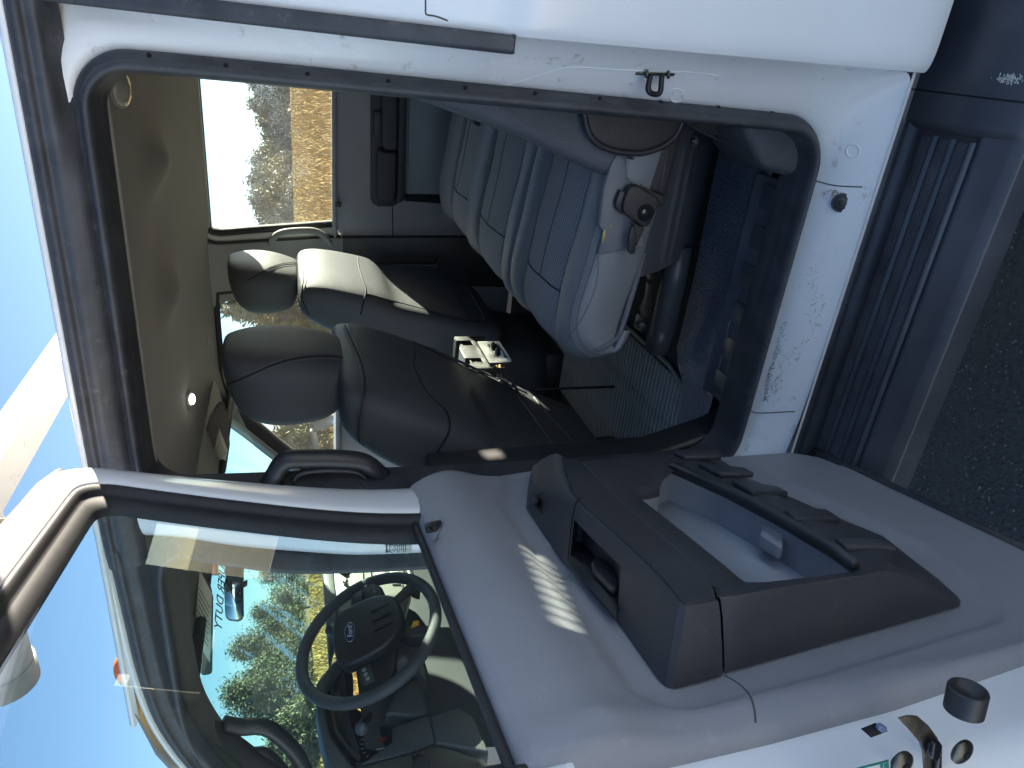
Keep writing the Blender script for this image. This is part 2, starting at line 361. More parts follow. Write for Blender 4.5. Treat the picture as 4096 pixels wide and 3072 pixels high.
# loose stone chips on the asphalt beside the running board
V, F = [], []
for i in range(900):
    p = at(*(RNG.uniform(3300, 4090), RNG.uniform(300, 2150)), Z=0) if i < 700 else (RNG.uniform(-1.3, .2), RNG.uniform(-.6, .6), 0)
    r = RNG.uniform(.0015, .0045); k = len(V)
    for a in range(4): V.append((p[0] + r * math.cos(a * 1.57 + i), p[1] + r * math.sin(a * 1.57 + i) * .8, .0005))
    V.append((p[0], p[1], r * .9)); F += [(k + a, k + (a + 1) % 4, k + 4) for a in range(4)]
chips = mesh_obj('stone_chips', V, F, mat('stone_chip', (.16, .155, .15), .7, var=.5, vs=200), None, False)
tag(chips, 'tiny pale stone chips bedded in the black asphalt', kind='stuff')

# ================================================================ truck
TRK = empty('truck', (-.6, .97, 0))
tag(TRK, 'white crew cab work truck with both doors on the near side standing open', 'truck')
def ysk(z): return .0 if z < 1.31 else .115 * ((z - 1.31) / .6) ** 1.15     # body side leans inwards above the belt

body = TRK
def loop3(l2, yf): return [np.array((x, yf(x, z), z)) for x, z in l2]
N_ = 7
S_ = densify(rrect(-.785, -.066, .712, 1.864, (.085, .075, .08, .10), N_))
M2 = densify(rrect(-.792, -.044, .700, 1.878, (.09, .07, .08, .10), N_))
M1 = densify(rrect(-.802, -.013, .693, 1.893, (.07, .05, .07, .09), N_))
E_ = densify(rrect(-.828, .004, .655, 1.906, (.02, .012, .03, .03), N_))
def ext(l):       # the door edge runs a little rearwards towards the rocker
    return [(x + (.016 * max(0, (1.31 - z) / .65) if x > -.2 else 0), z) for x, z in l]
E_ = ext(E_); M1 = [(x + (.012 * max(0, (1.31 - z) / .65) if x > -.2 else 0), z) for x, z in M1]
YS = lambda x, z: .088 + .03 * max(0, (z - 1.31) / .6)
def yE(x, z): return ysk(z) + (.03 if x < -.75 else 0) + (.0 if z > .68 else -.004)
rE = loop3(E_, yE); rS = loop3(S_, YS)
rE2 = loop3(E_, lambda x, z: yE(x, z) + .010)
rE2 = [np.array((p[0] + (-.005 if p[0] > -.5 else .0), p[1], p[2] + (.004 if p[2] < .7 else -.003 if p[2] > 1.88 else 0))) for p in rE2]
rM1 = loop3(M1, lambda x, z: max(ysk(z) + .036, .030 if z < .72 else 0) + (.012 if z < .71 else 0))
rM2 = loop3(M2, lambda x, z: .072 + .035 * max(0, (z - 1.31) / .6))
rS2 = loop3(S_, lambda x, z: YS(x, z) + .02)
jamb = loft('door_jamb', [rE, rE2, rM1, rM2, rS, rS2], WHITED, body)
jamb['label'] = 'white painted door jamb, scuffed and dirty along the sill'
subd(jamb, 1)
# outer skin: rear cab corner, rocker below the sill
us = [.004, .012, .03, .07, .14, .25, .40]
def sst(t): t = max(0.0, min(1.0, t)); return t * t * (3 - 2 * t)
def cornr(u, z):
    x = u + .016 * max(0, (1.31 - z) / .65) * (1 if u < .05 else .3)
    roll = .006 if u == .004 else .0
    roll += -.012 * sst((1.335 - z) / .06) - .006 * sst((.84 - z) / .05) + (.004 if u == .012 else 0)
    return np.array((x, ysk(z) - .003 + roll - (.004 if u > .01 else 0) + .008 * max(0, (.70 - z) / .05) ** 2, z))
zs = [.628, .635, .645, .66, .70, .77, .80, .82, .85, .95, 1.1, 1.22, 1.265, 1.285, 1.305, 1.325, 1.345, 1.38, 1.45, 1.55, 1.65, 1.75, 1.84, 1.906]
quarter = grid('rear_corner_panel', cornr, us, zs, WHITE, body); subd(quarter, 1)
rock = loft('rocker_panel', [[np.array((x, y, z)) for x in (-.86, -.64, -.4, -.15, .0, .02)] for y, z in ((-.0045, .656), (-.002, .648), (.008, .640), (.05, .632), (.10, .63))], WHITED, body, closed=False)
# seams of the sill: two vertical joints in the white rocker
for px in ([(3259, 722), (3340, 742), (3450, 748)], [(3000, 1640), (3035, 1652), (3180, 1646)]):
    seam('panel_joint', [jamb], px, .0011, mat('panel_seam_dark', (.10, .09, .08), .9), body, 14, .0)
# crease pressings on the jamb near the striker and corner
seam('pressed_crease', [jamb], q(2000, 0, 1.659, [(30, 572), (250, 505), (470, 447), (800, 466), (1280, 482), (1480, 512)]), .0016, WHITE, body, 40, -.0009)
for c_, r_ in ((q(2000, 0, 1.659, [(1168, 632)])[0], .011), (q(3000, 0, 1.6588, [(686, 1003)])[0], .011)):
    p = [hit([jamb], c_[0] + 27 * math.cos(a), c_[1] + 27 * math.sin(a), .0005) for a in np.linspace(0, 6.283, 20)[:-1]]
    tube('pressed_ring', [v for v in p if v is not None], .0011, WHITE, body, 6, close=True)
for px in (q(3000, 0, 1.6588, [(430, 735), (500, 800), (540, 880), (545, 950)]), q(3000, 0, 1.6588, [(640, 760), (612, 830), (605, 910), (612, 960)])):
    seam('pressed_fold', [jamb], px, .006, WHITE, body, 16, -.0054)
# scratches and rubbed marks on the sill paint
SCR = mat('scratch_bare_metal', (.10, .09, .075), .7); SCB = mat('scratch_rust_brown', (.34, .24, .14), .8)
def scratches(name, zone, count, m_, ln=14):
    V, F = [], []
    for i in range(count):
        t = RNG.random(); k = t * (len(zone) - 1); a = int(k); f = k - a; b_ = min(a + 1, len(zone) - 1)
        x = zone[a][0] * (1 - f) + zone[b_][0] * f + RNG.normal(0, zone[a][2]); y = zone[a][1] * (1 - f) + zone[b_][1] * f + RNG.normal(0, zone[a][2])
        an = RNG.normal(2.6, .45); l = RNG.gamma(2, ln / 2)
        p = hit([jamb, rock], x, y, .0006); p2 = hit([jamb, rock], x + l * math.cos(an), y + l * math.sin(an), .0006)
        if p is None or p2 is None or np.linalg.norm(p2 - p) > .03: continue
        w_ = RNG.uniform(.0002, .0007); dv = np.array((0, .5, 1)) * w_; dv2 = np.cross(p2 - p, [0, -1, .6]); dv = dv2 / (np.linalg.norm(dv2) + 1e-9) * w_
        k = len(V); V += [p + dv, p - dv, p2]; F.append((k, k + 1, k + 2))
    return mesh_obj(name, V, F, m_, body, False)
z1 = [(a, b, 5) for a, b in q(3000, 1000, 1.6588, [(240, 460), (215, 560), (185, 660), (150, 770), (125, 860), (110, 960), (105, 1000)])]
tag(scratches('scratch_marks', z1, 190, SCR, 8), 'dark scratches along the edge of the white sill', kind='stuff')
z2 = [(a, b, 16) for a, b in q(3000, 1000, 1.6588, [(400, 90), (460, 340), (380, 640), (230, 720), (180, 870), (150, 960)])]
tag(scratches('scuff_marks', z2, 150, SCB, 12), 'brown rubbed scuffs on the white sill', kind='stuff')
z3 = [(a, b, 7) for a, b in q(3000, 0, 1.6588, [(490, 1290), (540, 1280), (575, 1272)])]
tag(scratches('dirt_specks', z3, 60, SCB, 8), 'small brown dirt specks beside the round plug', kind='stuff')

# rubber weatherstrip round the rear door opening, with the clip holes of its flange
def inset(l, d):
    P = np.array(l); n = len(P); out = []
    for i in range(n):
        t = P[(i + 1) % n] - P[i - 1]; t /= np.linalg.norm(t) + 1e-12; out.append(tuple(P[i] + np.array((-t[1], t[0])) * d))
    return out
prof = [(-.004, .004), (-.003, -.010), (.007, -.012), (.0082, -.021), (.013, -.028), (.019, -.026), (.023, -.016), (.0235, .004), (.026, .008), (.0265, .03), (.0285, .034), (.029, .055)]
seal = loft('door_seal', [[np.array((x, YS(x, z) + dy, z)) for x, z in inset(S_, d)] for d, dy in prof], RUB, body); subd(seal, 1)
for c_ in (q(0, 0, 1.659, [(990, 369), (1500, 436)]) + q(1000, 0, 1.659, [(382, 495), (917, 540), (1428, 583)]) + q(2000, 0, 1.659, [(232, 620), (661, 653), (1068, 680), (1450, 716), (1805, 744)])):
    p = hit([seal], *c_, .0003)
    if p is not None: disc('clip_hole', p, (0.15, -1, 0), .0032, mat('hole_black', (.002, .002, .002), .9), seal, .0012, 10)
# roof weatherstrip: two lips below the gutter, and the vertical strip on the pillar edge
rs = [(.112, 1.921), (.100, 1.924), (.088, 1.914), (.086, 1.905), (.095, 1.901), (.090, 1.893), (.091, 1.884), (.103, 1.880), (.112, 1.876), (.118, 1.866)]
xs = np.linspace(-.90, .006, 14)
rs2 = rs[:7] + [(.094, 1.874), (.096, 1.864), (.112, 1.858)]
roofstrip = loft('roof_weatherstrip', [[np.array((x, (a_[0] if x > -.14 else b_[0]) + (.01 if x < -.86 else 0), a_[1] if x > -.14 else b_[1])) for x in xs] for a_, b_ in zip(rs, rs2)], RUB, body, closed=False); subd(roofstrip, 1)
zz = [1.918, 1.9, 1.8, 1.7, 1.6, 1.5, 1.4, 1.33, 1.312]
pstrip = loft('pillar_strip', [[np.array((-.010 + .004 + dx, ysk(z) + dy, z)) for z in zz] for dx, dy in ((-.0125, .012), (-.012, -.006), (-.004, -.0095), (.0, -.0075), (.004, -.0095), (.011, -.006), (.012, .012))], RUB, body, closed=False)
box('strip_end', (-.0055, .0005, 1.3115), (.0235, .016, .004), RUBM, body, .001)
# fuel door outline on the rear corner
seam('fuel_door_gap', [quarter], q(1000, 0, 1.659, [(1165, -30), (1165, 40), (1166, 88), (1180, 99), (1225, 106), (1265, 118), (1312, 138)]), .0012, mat('panel_seam_dark', (.10, .09, .08), .9), body, 40, -.0002)
# striker
st = empty('striker', at(*q(2000, 0, 1.659, [(1040, 480)])[0], Y=.055), body)
sp0 = np.array((-.05, .052, 1.065)); sp0 = hit([jamb], *q(2000, 0, 1.659, [(1040, 486)])[0], .0)
sl_ = [hit([jamb], *p, .001) for p in q(2000, 0, 1.659, [(985, 520), (1085, 530)])]
p0, p1 = q(2000, 0, 1.659, [(915, 480), (1165, 487)]); a = at(*p0, Y=sp0[1] - .004); b_ = at(*p1, Y=sp0[1] - .004)
prism('striker_plate', [a, b_, b_ + np.array((-.004, .002, 0)), a + np.array((-.004, .002, 0))], (0, .03, 0), STEEL, st, .001)
def spx(pts, Y): return [at(*p, Y=Y) for p in q(2000, 0, 1.659, pts)]
tube('striker_loop', spline(spx([(1000, 495), (985, 560), (985, 600), (1010, 622), (1050, 624), (1066, 600), (1070, 550), (1075, 495)], sp0[1] - .012), 36), .0042, mat('striker_black', (.03, .03, .03), .3, .6), st, 10)
for p in spx([(965, 492), (1108, 496)], sp0[1] - .006): disc('striker_screw', p, (.2, -.3, -1), .006, STEEL, st, .004, 12)
# round drain plug in the rocker
pp = hit([jamb], *q(3000, 0, 1.6588, [(606, 1345)])[0], .0005); pn = np.array((0, -1, .75))
pl = empty('drain_plug', pp, body)
for r_, h_, m_ in ((.0165, .0012, mat('plug_outer', (.05, .05, .05), .5)), (.0125, .0022, RUBM), (.0095, .0027, mat('plug_outer', (.05, .05, .05), .5)), (.006, .0030, RUBM)): disc('plug_ring', pp, pn, r_, m_, pl, h_, 28, r_ * .93)
# worn chips
# ---------------------------------------------------------------- roof, far side, rear wall, floor
def roofz(y): t = (y - .985) / .875; return 1.925 + .10 * max(0, 1 - abs(t) ** 2.6)
grid('roof_panel', lambda u, v: np.array((u, v, roofz(v) - (.0 if u > -1.2 else .08 * ((-1.2 - u) / .32) ** 2))), np.linspace(-1.52, .40, 16), [.105, .11, .14, .2, .3, .5, .75, .985, 1.2, 1.45, 1.65, 1.77, 1.83, 1.86, 1.865], WHITE, body)
loft('drip_rail', [[np.array((x, y, z)) for x in np.linspace(-1.30, .40, 8)] for y, z in ((.118, 1.918), (.104, 1.922), (.101, 1.928), (.110, 1.934), (.13, 1.936))], WHITE, body, closed=False)
back = mesh_obj('rear_wall', [(.36, .02, .6), (.36, 1.95, .6), (.36, 1.95, 1.32), (.36, .02, 1.32)], [(0, 1, 2, 3)], PILG, body, False)
for a, b_ in (((.36, .02, 1.8), (.36, 1.95, 1.95)),): mesh_obj('rear_header', [(.36, .02, 1.858), (.36, 1.95, 1.858), (.36, 1.95, 2.04), (.36, .02, 2.04)], [(0, 1, 2, 3)], PILG, body, False)
for y0, y1 in ((.02, .30), (1.67, 1.95)): mesh_obj('rear_pillar', [(.358, y0, 1.3), (.358, y1, 1.3), (.358, y1, 1.82), (.358, y0, 1.82)], [(0, 1, 2, 3)], PILG, body, False)
mesh_obj('rear_window_glass', [(.357, .28, 1.32), (.357, 1.69, 1.32), (.357, 1.69, 1.86), (.357, .28, 1.86)], [(0, 1, 2, 3)], GLASS_D, body, False)
mesh_obj('pillar_inner_trim', [(-.03, .14, .72), (.36, .16, .72), (.36, .20, 1.86), (-.03, .19, 1.86)], [(0, 1, 2, 3)], PILG, body, False)
# headliner
def hz(x, y):
    t = (y - .97) / .80; e = max(0, 1 - abs(t) ** 3)
    z = 1.872 + .105 * e
    z -= .045 * math.exp(-((x + .42) / .07) ** 2 - ((y - 1.30) / .11) ** 2)        # pressed grips along the far rail
    z -= .045 * math.exp(-((x + .80) / .07) ** 2 - ((y - 1.28) / .11) ** 2)
    z += .014 * math.exp(-((x + .58) / .09) ** 2 - ((y - 1.34) / .16) ** 2)
    if x < -1.2: z -= .05 * ((-1.2 - x) / .3) ** 2
    return z
head = empty('headliner', (-.5, .97, 1.9), body)
hl = grid('ceiling', lambda u, v: np.array((u, v, hz(u, v))), np.linspace(-1.47, .355, 60), np.concatenate([np.linspace(.17, .4, 10), np.linspace(.44, 1.77, 40)]), HEADL, head)
he = loft('edge_trim', [[np.array((x, y, z)) for x in np.linspace(-.75, -.10, 12)] for y, z in ((.158, 1.832), (.150, 1.842), (.156, 1.856), (.172, 1.873), (.18, 1.878))], HEADE, head, closed=False)
# clear lens seen at the rear edge of the ceiling, and round lamp further forward
p = at(*q(0, 0, 1.659, [(790, 590)])[0], Z=1.915)
dl = empty('ceiling_lens', p, body)
disc('lens_cover', p, (0, -.35, -1), .032, mat('clear_lens', (.6, .58, .45), .05, coat=1, spec=.9), dl, .012, 24, .022, .006)
disc('lens_bezel', p, (0, -.35, -1), .037, GREY7, dl, .005, 24)
lp = hit([hl], 751, 1597, .001); rl = empty('round_lamp', lp, body)
disc('lamp_bezel', lp, (.1, -.3, -1), .026, GREY7, rl, .012, 28, .022)
LIT = mat('lit_lens', (.9, .9, .88), .2); LIT.node_tree.nodes['Principled BSDF'].inputs['Emission Color'].default_value = (1, .98, .94, 1); LIT.node_tree.nodes['Principled BSDF'].inputs['Emission Strength'].default_value = 2.5
disc('lamp_lens', lp + np.array((.0012, -.0036, -.012)), (.1, -.3, -1), .018, LIT, rl, .006, 24, .013, .003)
mp_ = hit([hl], *q(0, 1000, 1.659, [(1382, 606)])[0], .001)
if mp_ is not None: box('headliner_clip', mp_, (.035, .010, .004), GREY7, head, .0015)
# ================================================================ running board
RB = empty('running_board', (-.4, -.05, .55), TRK)
def rbp(y, z): return [np.array((x, y, z)) for x in (-1.02, -.9, -.7, -.5, -.3, -.15, -.055)]
RBZ = .572
rbprof = [(.10, .60), (.075, .607), (.060, .600), (.052, RBZ + .014), (.044, RBZ + .013), (.036, RBZ + .002), (.030, RBZ), (-.085, RBZ - .004), (-.092, RBZ + .001), (-.098, RBZ + .001), (-.104, RBZ - .004), (-.135, RBZ - .016), (-.150, RBZ - .03), (-.150, RBZ - .075), (.08, RBZ - .09)]
rbo = loft('step_body', [rbp(y, z) for y, z in rbprof], RBM, RB, closed=False); bevel(rbo, .003, 2, 20)
# rear end of the board: solid block that rises behind the step well
endp = [(.10, .60), (.075, .612), (.058, .612), (.05, RBZ + .018), (.035, RBZ + .017), (-.03, RBZ + .015), (-.095, RBZ + .010), (-.135, RBZ - .010), (-.150, RBZ - .03), (-.150, RBZ - .075), (.08, RBZ - .09)]
eb = loft('step_end_block', [[np.array((x, y, z - dz)) for y, z in endp] for x, dz in ((-.062, .012), (-.052, .001), (-.046, 0), (.05, 0), (.30, .0))], RBM, RB, closed=True, cap0=True, cap1=True); sharp(eb, 40)
eb2 = loft('end_block_joint', [[np.array((x, y - (.0006 if y < 0 else 0), z + .0008)) for y, z in endp[:9]] for x in (-.0055, -.003)], mat('joint_dark', (.004, .004, .005), .9), RB, closed=False)
for y in (.010, -.027, -.064):
    t = loft('tread_pad', [[np.array((x, y + dy, RBZ - .002 + dz)) for x in (-1.0, -.8, -.6, -.4, -.2, -.072)] for dy, dz in ((.0135, 0), (.0125, .0035), (.007, .0045), (-.007, .0045), (-.0125, .0035), (-.0135, 0))], RBT, RB, closed=False)
    loft('tread_rib', [[np.array((x, y - .0185 + dy, RBZ - .003 + dz)) for x in (-1.0, -.6, -.3, -.069)] for dy, dz in ((.0062, 0), (.0036, .009), (0, .0108), (-.0036, .009), (-.0062, 0))], RBM, RB, closed=False)
# chalky scrape on the end block
V, F = [], []
for i in range(150):
    x, y = q(3000, 0, 1.6588, [(RNG.normal(1730, 42), RNG.normal(525, 14))])[0]
    p = hit([eb], x, y, .0007)
    if p is None: continue
    r_ = RNG.uniform(.0004, .0016); k = len(V); V += [p + np.array((r_ * 2.2, 0, r_ * .3)), p + np.array((-r_, 0, r_)), p + np.array((-r_ * .6, 0, -r_))]; F.append((k, k + 1, k + 2))
if V: tag(mesh_obj('scrape_mark', V, F, mat('chalk_white', (.6, .6, .58), .9), RB, False), 'white scrape on the black step end', kind='stuff')

# ================================================================ near rear door, standing open
DOOR = empty('rear_door', dw(.0, .62), TRK)
DOOR['label'] = 'open rear door, grey trim panel with charcoal armrest and storage pocket'
def lean(z): return .155 * max(0, z - 1.5) ** 1.1
def dq(x, y, n0=0.0):
    n = n0
    for _ in range(6):
        p = dpt(x, y, n); n = n0 + lean(p[2])
    return p
# --- window frame: white outer frame, black channel, glass (closed ring in the door's own s,z)
def ring_sz(s0, s1, z0, z1, rad, n=0.0, sh=0.0, m=6):
    f = lambda s, z: s + (sh * max(0, min(1.1, 1 - (z - 1.43) / .45)) ** .8 if s < .35 else 0)
    return [dw(f(s, z), z, n + lean(z)) for s, z in densify(rrect(s0, s1, z0, z1, rad, m), 6)]
fr = [ring_sz(.026, .735, 1.39, 1.940, (.02, .11, .060, .02), -.060, .03), ring_sz(.024, .737, 1.39, 1.942, (.02, .11, .060, .02), -.01, .03), ring_sz(.028, .733, 1.39, 1.938, (.02, .11, .06, .02), .004, .03),
      ring_sz(.050, .712, 1.39, 1.916, (.02, .095, .055, .02), .012, .05), ring_sz(.078, .690, 1.39, 1.893, (.02, .085, .05, .02), .010, .085), ring_sz(.082, .688, 1.39, 1.890, (.02, .085, .05, .02), .003, .085), ring_sz(.083, .687, 1.39, 1.889, (.02, .085, .05, .02), -.012, .085)]
fo = loft('window_frame', fr, WHITE, DOOR); subd(fo, 1)
ch = [ring_sz(.0812, .6885, 1.392, 1.8905, (.02, .085, .05, .02), .004, .085), ring_sz(.088, .682, 1.392, 1.885, (.02, .08, .048, .02), .008, .087), ring_sz(.095, .676, 1.392, 1.880, (.02, .078, .046, .02), .002, .089), ring_sz(.097, .674, 1.392, 1.878, (.02, .078, .046, .02), -.006, .09),
      ring_sz(.106, .668, 1.392, 1.872, (.02, .075, .042, .02), -.004, .092), ring_sz(.121, .655, 1.392, 1.861, (.02, .07, .036, .02), -.011, .095), ring_sz(.123, .653, 1.392, 1.859, (.02, .07, .035, .02), -.022, .095)]
co = loft('window_channel', ch, RUBM, DOOR); subd(co, 1)
ctr = dw(.39, 1.6, -.018 + lean(1.6))
grid('window_glass', lambda s, z: dw(s, z, -.018 + lean(z)), np.linspace(.10, .68, 8), np.linspace(1.36, 1.880, 10), GLASS_D, DOOR)
# outer rubber on the frame edge that meets the roof strip
tube('frame_gasket', [dw(s, 1.948 + (0 if s > .03 else -.01), lean(1.93) - .02) for s in np.linspace(.0, .70, 14)], .008, RUB, DOOR, 8)
# door skin: outer face and edge faces
def dring(s0, s1, z0, z1, n, r=.03, m=4): return [dw(s, z, n) for s, z in rrect(s0, s1, z0, z1, (r, r, r, r), m)]
skin = loft('door_shell', [dring(.02, .745, .575, 1.395, -.135, .02), dring(.012, .762, .565, 1.40, -.12, .03), dring(.012, .765, .565, 1.405, -.06, .03), dring(.018, .762, .572, 1.415, -.035, .03), dring(.024, .752, .58, 1.434, -.016, .03), dring(.035, .735, .592, 1.43, -.010, .03)], WHITE, DOOR, cap0=True, cap1=True)
sharp(skin, 50)
# --- grey trim panel
edge = [(1694, 1981), (1850, 1930), (2000, 1898), (2139, 1868), (2265, 1838), (2512, 1816), (2690, 1805), (2862, 1775), (2940, 1761), (3025, 1763), (3090, 1769), (3151, 1790), (3241, 1814), (3330, 1852), (3422, 1890), (3681, 2000), (4093, 2187)]
hin = [dpt(x, y, .004) for x, y in edge]
sz_h = [((p - DH) @ DD, p[2]) for p in hin]
sz_h = [(max(s, .012), max(z, .604)) for s, z in sz_h]
out = sz_h[:]                                            # hinge side and bottom as traced, then the latch side and belt
out = [(.062, 1.425), (.050, 1.405), (.040, 1.36)] + [(max(.02, s), z) for s, z in sz_h[2:11]] + [(.06, .612), (.13, .602), (.28, .598), (.45, .596), (.56, .60), (.62, .63), (.645, .70), (.662, .83), (.688, 1.05), (.697, 1.2), (.70, 1.33), (.70, 1.39), (.695, 1.425)]
ov = resample([out[-1]] + out, 4)                         # placeholder to keep the belt straight
belt = [(s, 1.432) for s in np.linspace(.69, .07, 12)]
loop = out + belt
L0 = resample(loop, 150, True)
cS, cZ = .37, 1.02
def shrink(l, d):
    P = np.array(l); n = len(P); o_ = []
    A = .5 * sum(P[i][0] * P[(i + 1) % n][1] - P[(i + 1) % n][0] * P[i][1] for i in range(n)); sg = 1 if A > 0 else -1
    for i in range(n):
        t = P[(i + 2) % n] - P[i - 2]; t /= np.linalg.norm(t) + 1e-12; o_.append(P[i] + np.array((-t[1], t[0])) * d * sg)
    return np.array(o_)
DISH = [((p - DH) @ DD, p[2]) for p in [dpt(x, y, .0) for x, y in [(2128, 1872), (2105, 2030), (2272, 2266), (2466, 2482), (2640, 2727), (2700, 2752), (2897, 2698), (3250, 2592), (3842, 2424), (3842, 2402), (3590, 2200), (3230, 2020), (2800, 1834), (2500, 1822)]]]
def dist_poly(s, z):
    ins_, dm = False, 9.0; n = len(DISH)
    for i in range(n):
        (x0, y0), (x1, y1) = DISH[i], DISH[(i + 1) % n]; dx, dy = x1 - x0, y1 - y0
        t = max(0, min(1, ((s - x0) * dx + (z - y0) * dy) / (dx * dx + dy * dy))); dm = min(dm, math.hypot(s - x0 - t * dx, z - y0 - t * dy))
        if (y0 > z) != (y1 > z) and s < (x1 - x0) * (z - y0) / (y1 - y0) + x0: ins_ = not ins_
    return -dm if ins_ else dm
def trim_n(s, z):     # swell of the panel: rolled top under the belt, dished round the armrest, roll on the latch side
    n = .004
    n += .020 * math.exp(-((z - 1.365) / .055) ** 2)
    d = dist_poly(s, z); n -= .007 * sst((.047 - d) / .012)
    n += .008 * math.exp(-((s - .665) / .022) ** 2) * (1 if z < 1.36 else .5)
    # finger scoop beside the release lever
    c = (.345, 1.262); u = ((s - c[0]) * .94 + (z - c[1]) * .33) / .045; v = ((s - c[0]) * -.33 + (z - c[1]) * .94) / .018
    n -= .006 * sst(1.6 - math.hypot(u, v))
    return max(n, -.0075)
L0 = resample(loop, 260, True)
rings = []
for d_, n_ in [(0, -.012), (.0005, -.003), (.004, .003)] + [(.008 + .262 * (i / 44) ** 1.0, None) for i in range(45)]:
    l = shrink(L0, d_) if d_ < .012 else np.array([(cS + (s - cS) * (1 - d_ / .30), cZ + (z - cZ) * (1 - d_ / .30)) for s, z in L0])
    rings.append([dw(s, z, n_ if n_ is not None else trim_n(s, z)) for s, z in l])
trim = loft('trim_panel', rings, TRIMG, DOOR, cap1=True)
# parting line of the trim on the latch side
seam('trim_parting_line', [trim], q(2000, 2000, 1.547, [(1392, 1088), (1480, 1140), (1545, 1210), (1572, 1290), (1583, 1380)]), .0011, mat('parting_dark', (.10, .10, .105), .8), DOOR, 24, .0)
# belt sweep seal along the glass
tube('belt_seal', [dw(s, 1.437, -.006) for s in np.linspace(.09, .70, 12)], .0055, RUBM, DOOR, 8)
# --- armrest (upper) : foot outline on the panel and crown outline further out
def pp_(px, n): return [dpt(x, y, n) for x, y in px]
def sz(p): return ((p - DH) @ DD, p[2])
A_foot = [(2128, 1872), (2112, 1950), (2105, 2030), (2180, 2145), (2272, 2266)]
A_crown = [(2262, 1846), (2270, 1910), (2295, 1985), (2370, 2062), (2420, 2102)]
A2_foot = [(2340, 2345), (2400, 2412), (2466, 2482), (2550, 2600), (2632, 2715), (2660, 2742), (2700, 2752), (2800, 2728), (2890, 2700)]
A2_crown = [(2490, 2165), (2545, 2215), (2600, 2270), (2660, 2330), (2706, 2390), (2722, 2412), (2748, 2424), (2810, 2416), (2862, 2404)]
S_crown = [(2866, 2400), (2858, 2370), (2821, 2310), (2735, 2235), (2627, 2142), (2465, 2000), (2350, 1880), (2310, 1842)]
NA = .078
foot = [dpt(*f_, .0) for f_ in A_foot + A2_foot]; crown = [dpt(*c_, NA) for c_ in A_crown + A2_crown]; nU = len(foot)
for c_ in S_crown:
    p = dpt(*c_, NA); s_, z_ = sz(p); foot.append(dw(s_, z_, .0)); crown.append(p)
foot = np.array(foot); crown = np.array(crown); nA = len(foot)
mids = []
for t, lift_ in ((0, 0), (.06, .004), (.3, .012), (.55, .017), (.75, .017), (.87, .012), (.95, .006), (1.0, 0.0)):
    r_ = foot * (1 - t) + crown * t
    mids.append([p + DN * (lift_ if i < nU else 0) for i, p in enumerate(r_)])
cc = crown.mean(0)
ins = [list(cc + (crown - cc) * .985 + DN * .0022)]
arm = loft('armrest', mids + ins, TRIMD, DOOR, cap0=True, cap1=True)
def carve(o, cutter):
    md = o.modifiers.new('cut', 'BOOLEAN'); md.object = cutter; md.operation = 'DIFFERENCE'; md.solver = 'EXACT'
    bpy.context.view_layer.update(); me = bpy.data.meshes.new_from_object(o.evaluated_get(bpy.context.evaluated_depsgraph_get())); o.modifiers.clear(); o.data = me
    bpy.data.objects.remove(cutter); _bvh.pop(o.name, None)
    for p in me.polygons: p.use_smooth = True
cut = prism('cutter', pp_([(2296, 2128), (2310, 2112), (2330, 2112), (2455, 2240), (2472, 2275), (2478, 2330), (2474, 2480), (2400, 2520), (2200, 2330), (2262, 2240)], .035) , DN * .022, TRIMD, None, 0)
for v in cut.data.vertices: pass
V_ = [np.array(v.co) for v in cut.data.vertices]
for i, v in enumerate(cut.data.vertices):
    if (V_[i] - DH) @ DN < .045: v.co = Vector(V_[i] - DN * .06)
carve(arm, cut); sharp(arm, 38); bevel(arm, .003, 3, 38)
# dark cup behind the pull handle and the release lever in it
prism('pull_handle_cup', pp_([(2275, 2260), (2312, 2120), (2459, 2262), (2475, 2330), (2470, 2440), (2462, 2482)], .012), DN * .003, mat('cup_black', (.008, .008, .009), .6), DOOR, .0)
lv = prism('release_lever', pp_(q(2000, 2000, 1.547, [(562, 425), (585, 395), (620, 388), (722, 500), (735, 560), (722, 590), (690, 592), (572, 470)]), .018), DN * .010, BLK, DOOR, .003, 3)
# pull recess pressed in the grey panel beside the lever
prism('lever_bezel', pp_(q(2000, 2000, 1.547, [(565, 470), (690, 600), (722, 610), (722, 660), (600, 530), (560, 500)]), .010), DN * .004, BLKG, DOOR, .001)
rec = q(2000, 2000, 1.547, [(400, 478), (440, 540), (450, 535), (520, 500), (590, 485), (560, 455), (470, 440)])
# window switch pod
sw = empty('window_switch', dpt(2150, 2010, .02), DOOR)
pv = [hit([arm], *p, .0008) for p in q(2000, 2000, 1.547, [(212, -28), (268, -40), (264, 88), (218, 40)])]
if all(v is not None for v in pv):
    prism('switch_recess', pv, DN * .0006, mat('switch_black', (.004, .004, .004), .5), sw, 0)
    pv2 = [hit([arm], *p, .0015) for p in q(2000, 2000, 1.547, [(226, -10), (258, -20), (245, 40), (222, 20)])]
    if all(v is not None for v in pv2): prism('switch_rocker', pv2, np.array((.004, -.003, .004)), BLKG, sw, .001)
seam('switch_pod_joint', [arm], q(2000, 2000, 1.547, [(495, -12), (462, 40), (440, 180), (425, 330), (422, 385)]), .0012, mat('hole_black', (.002, .002, .002), .9), DOOR, 26, .0)
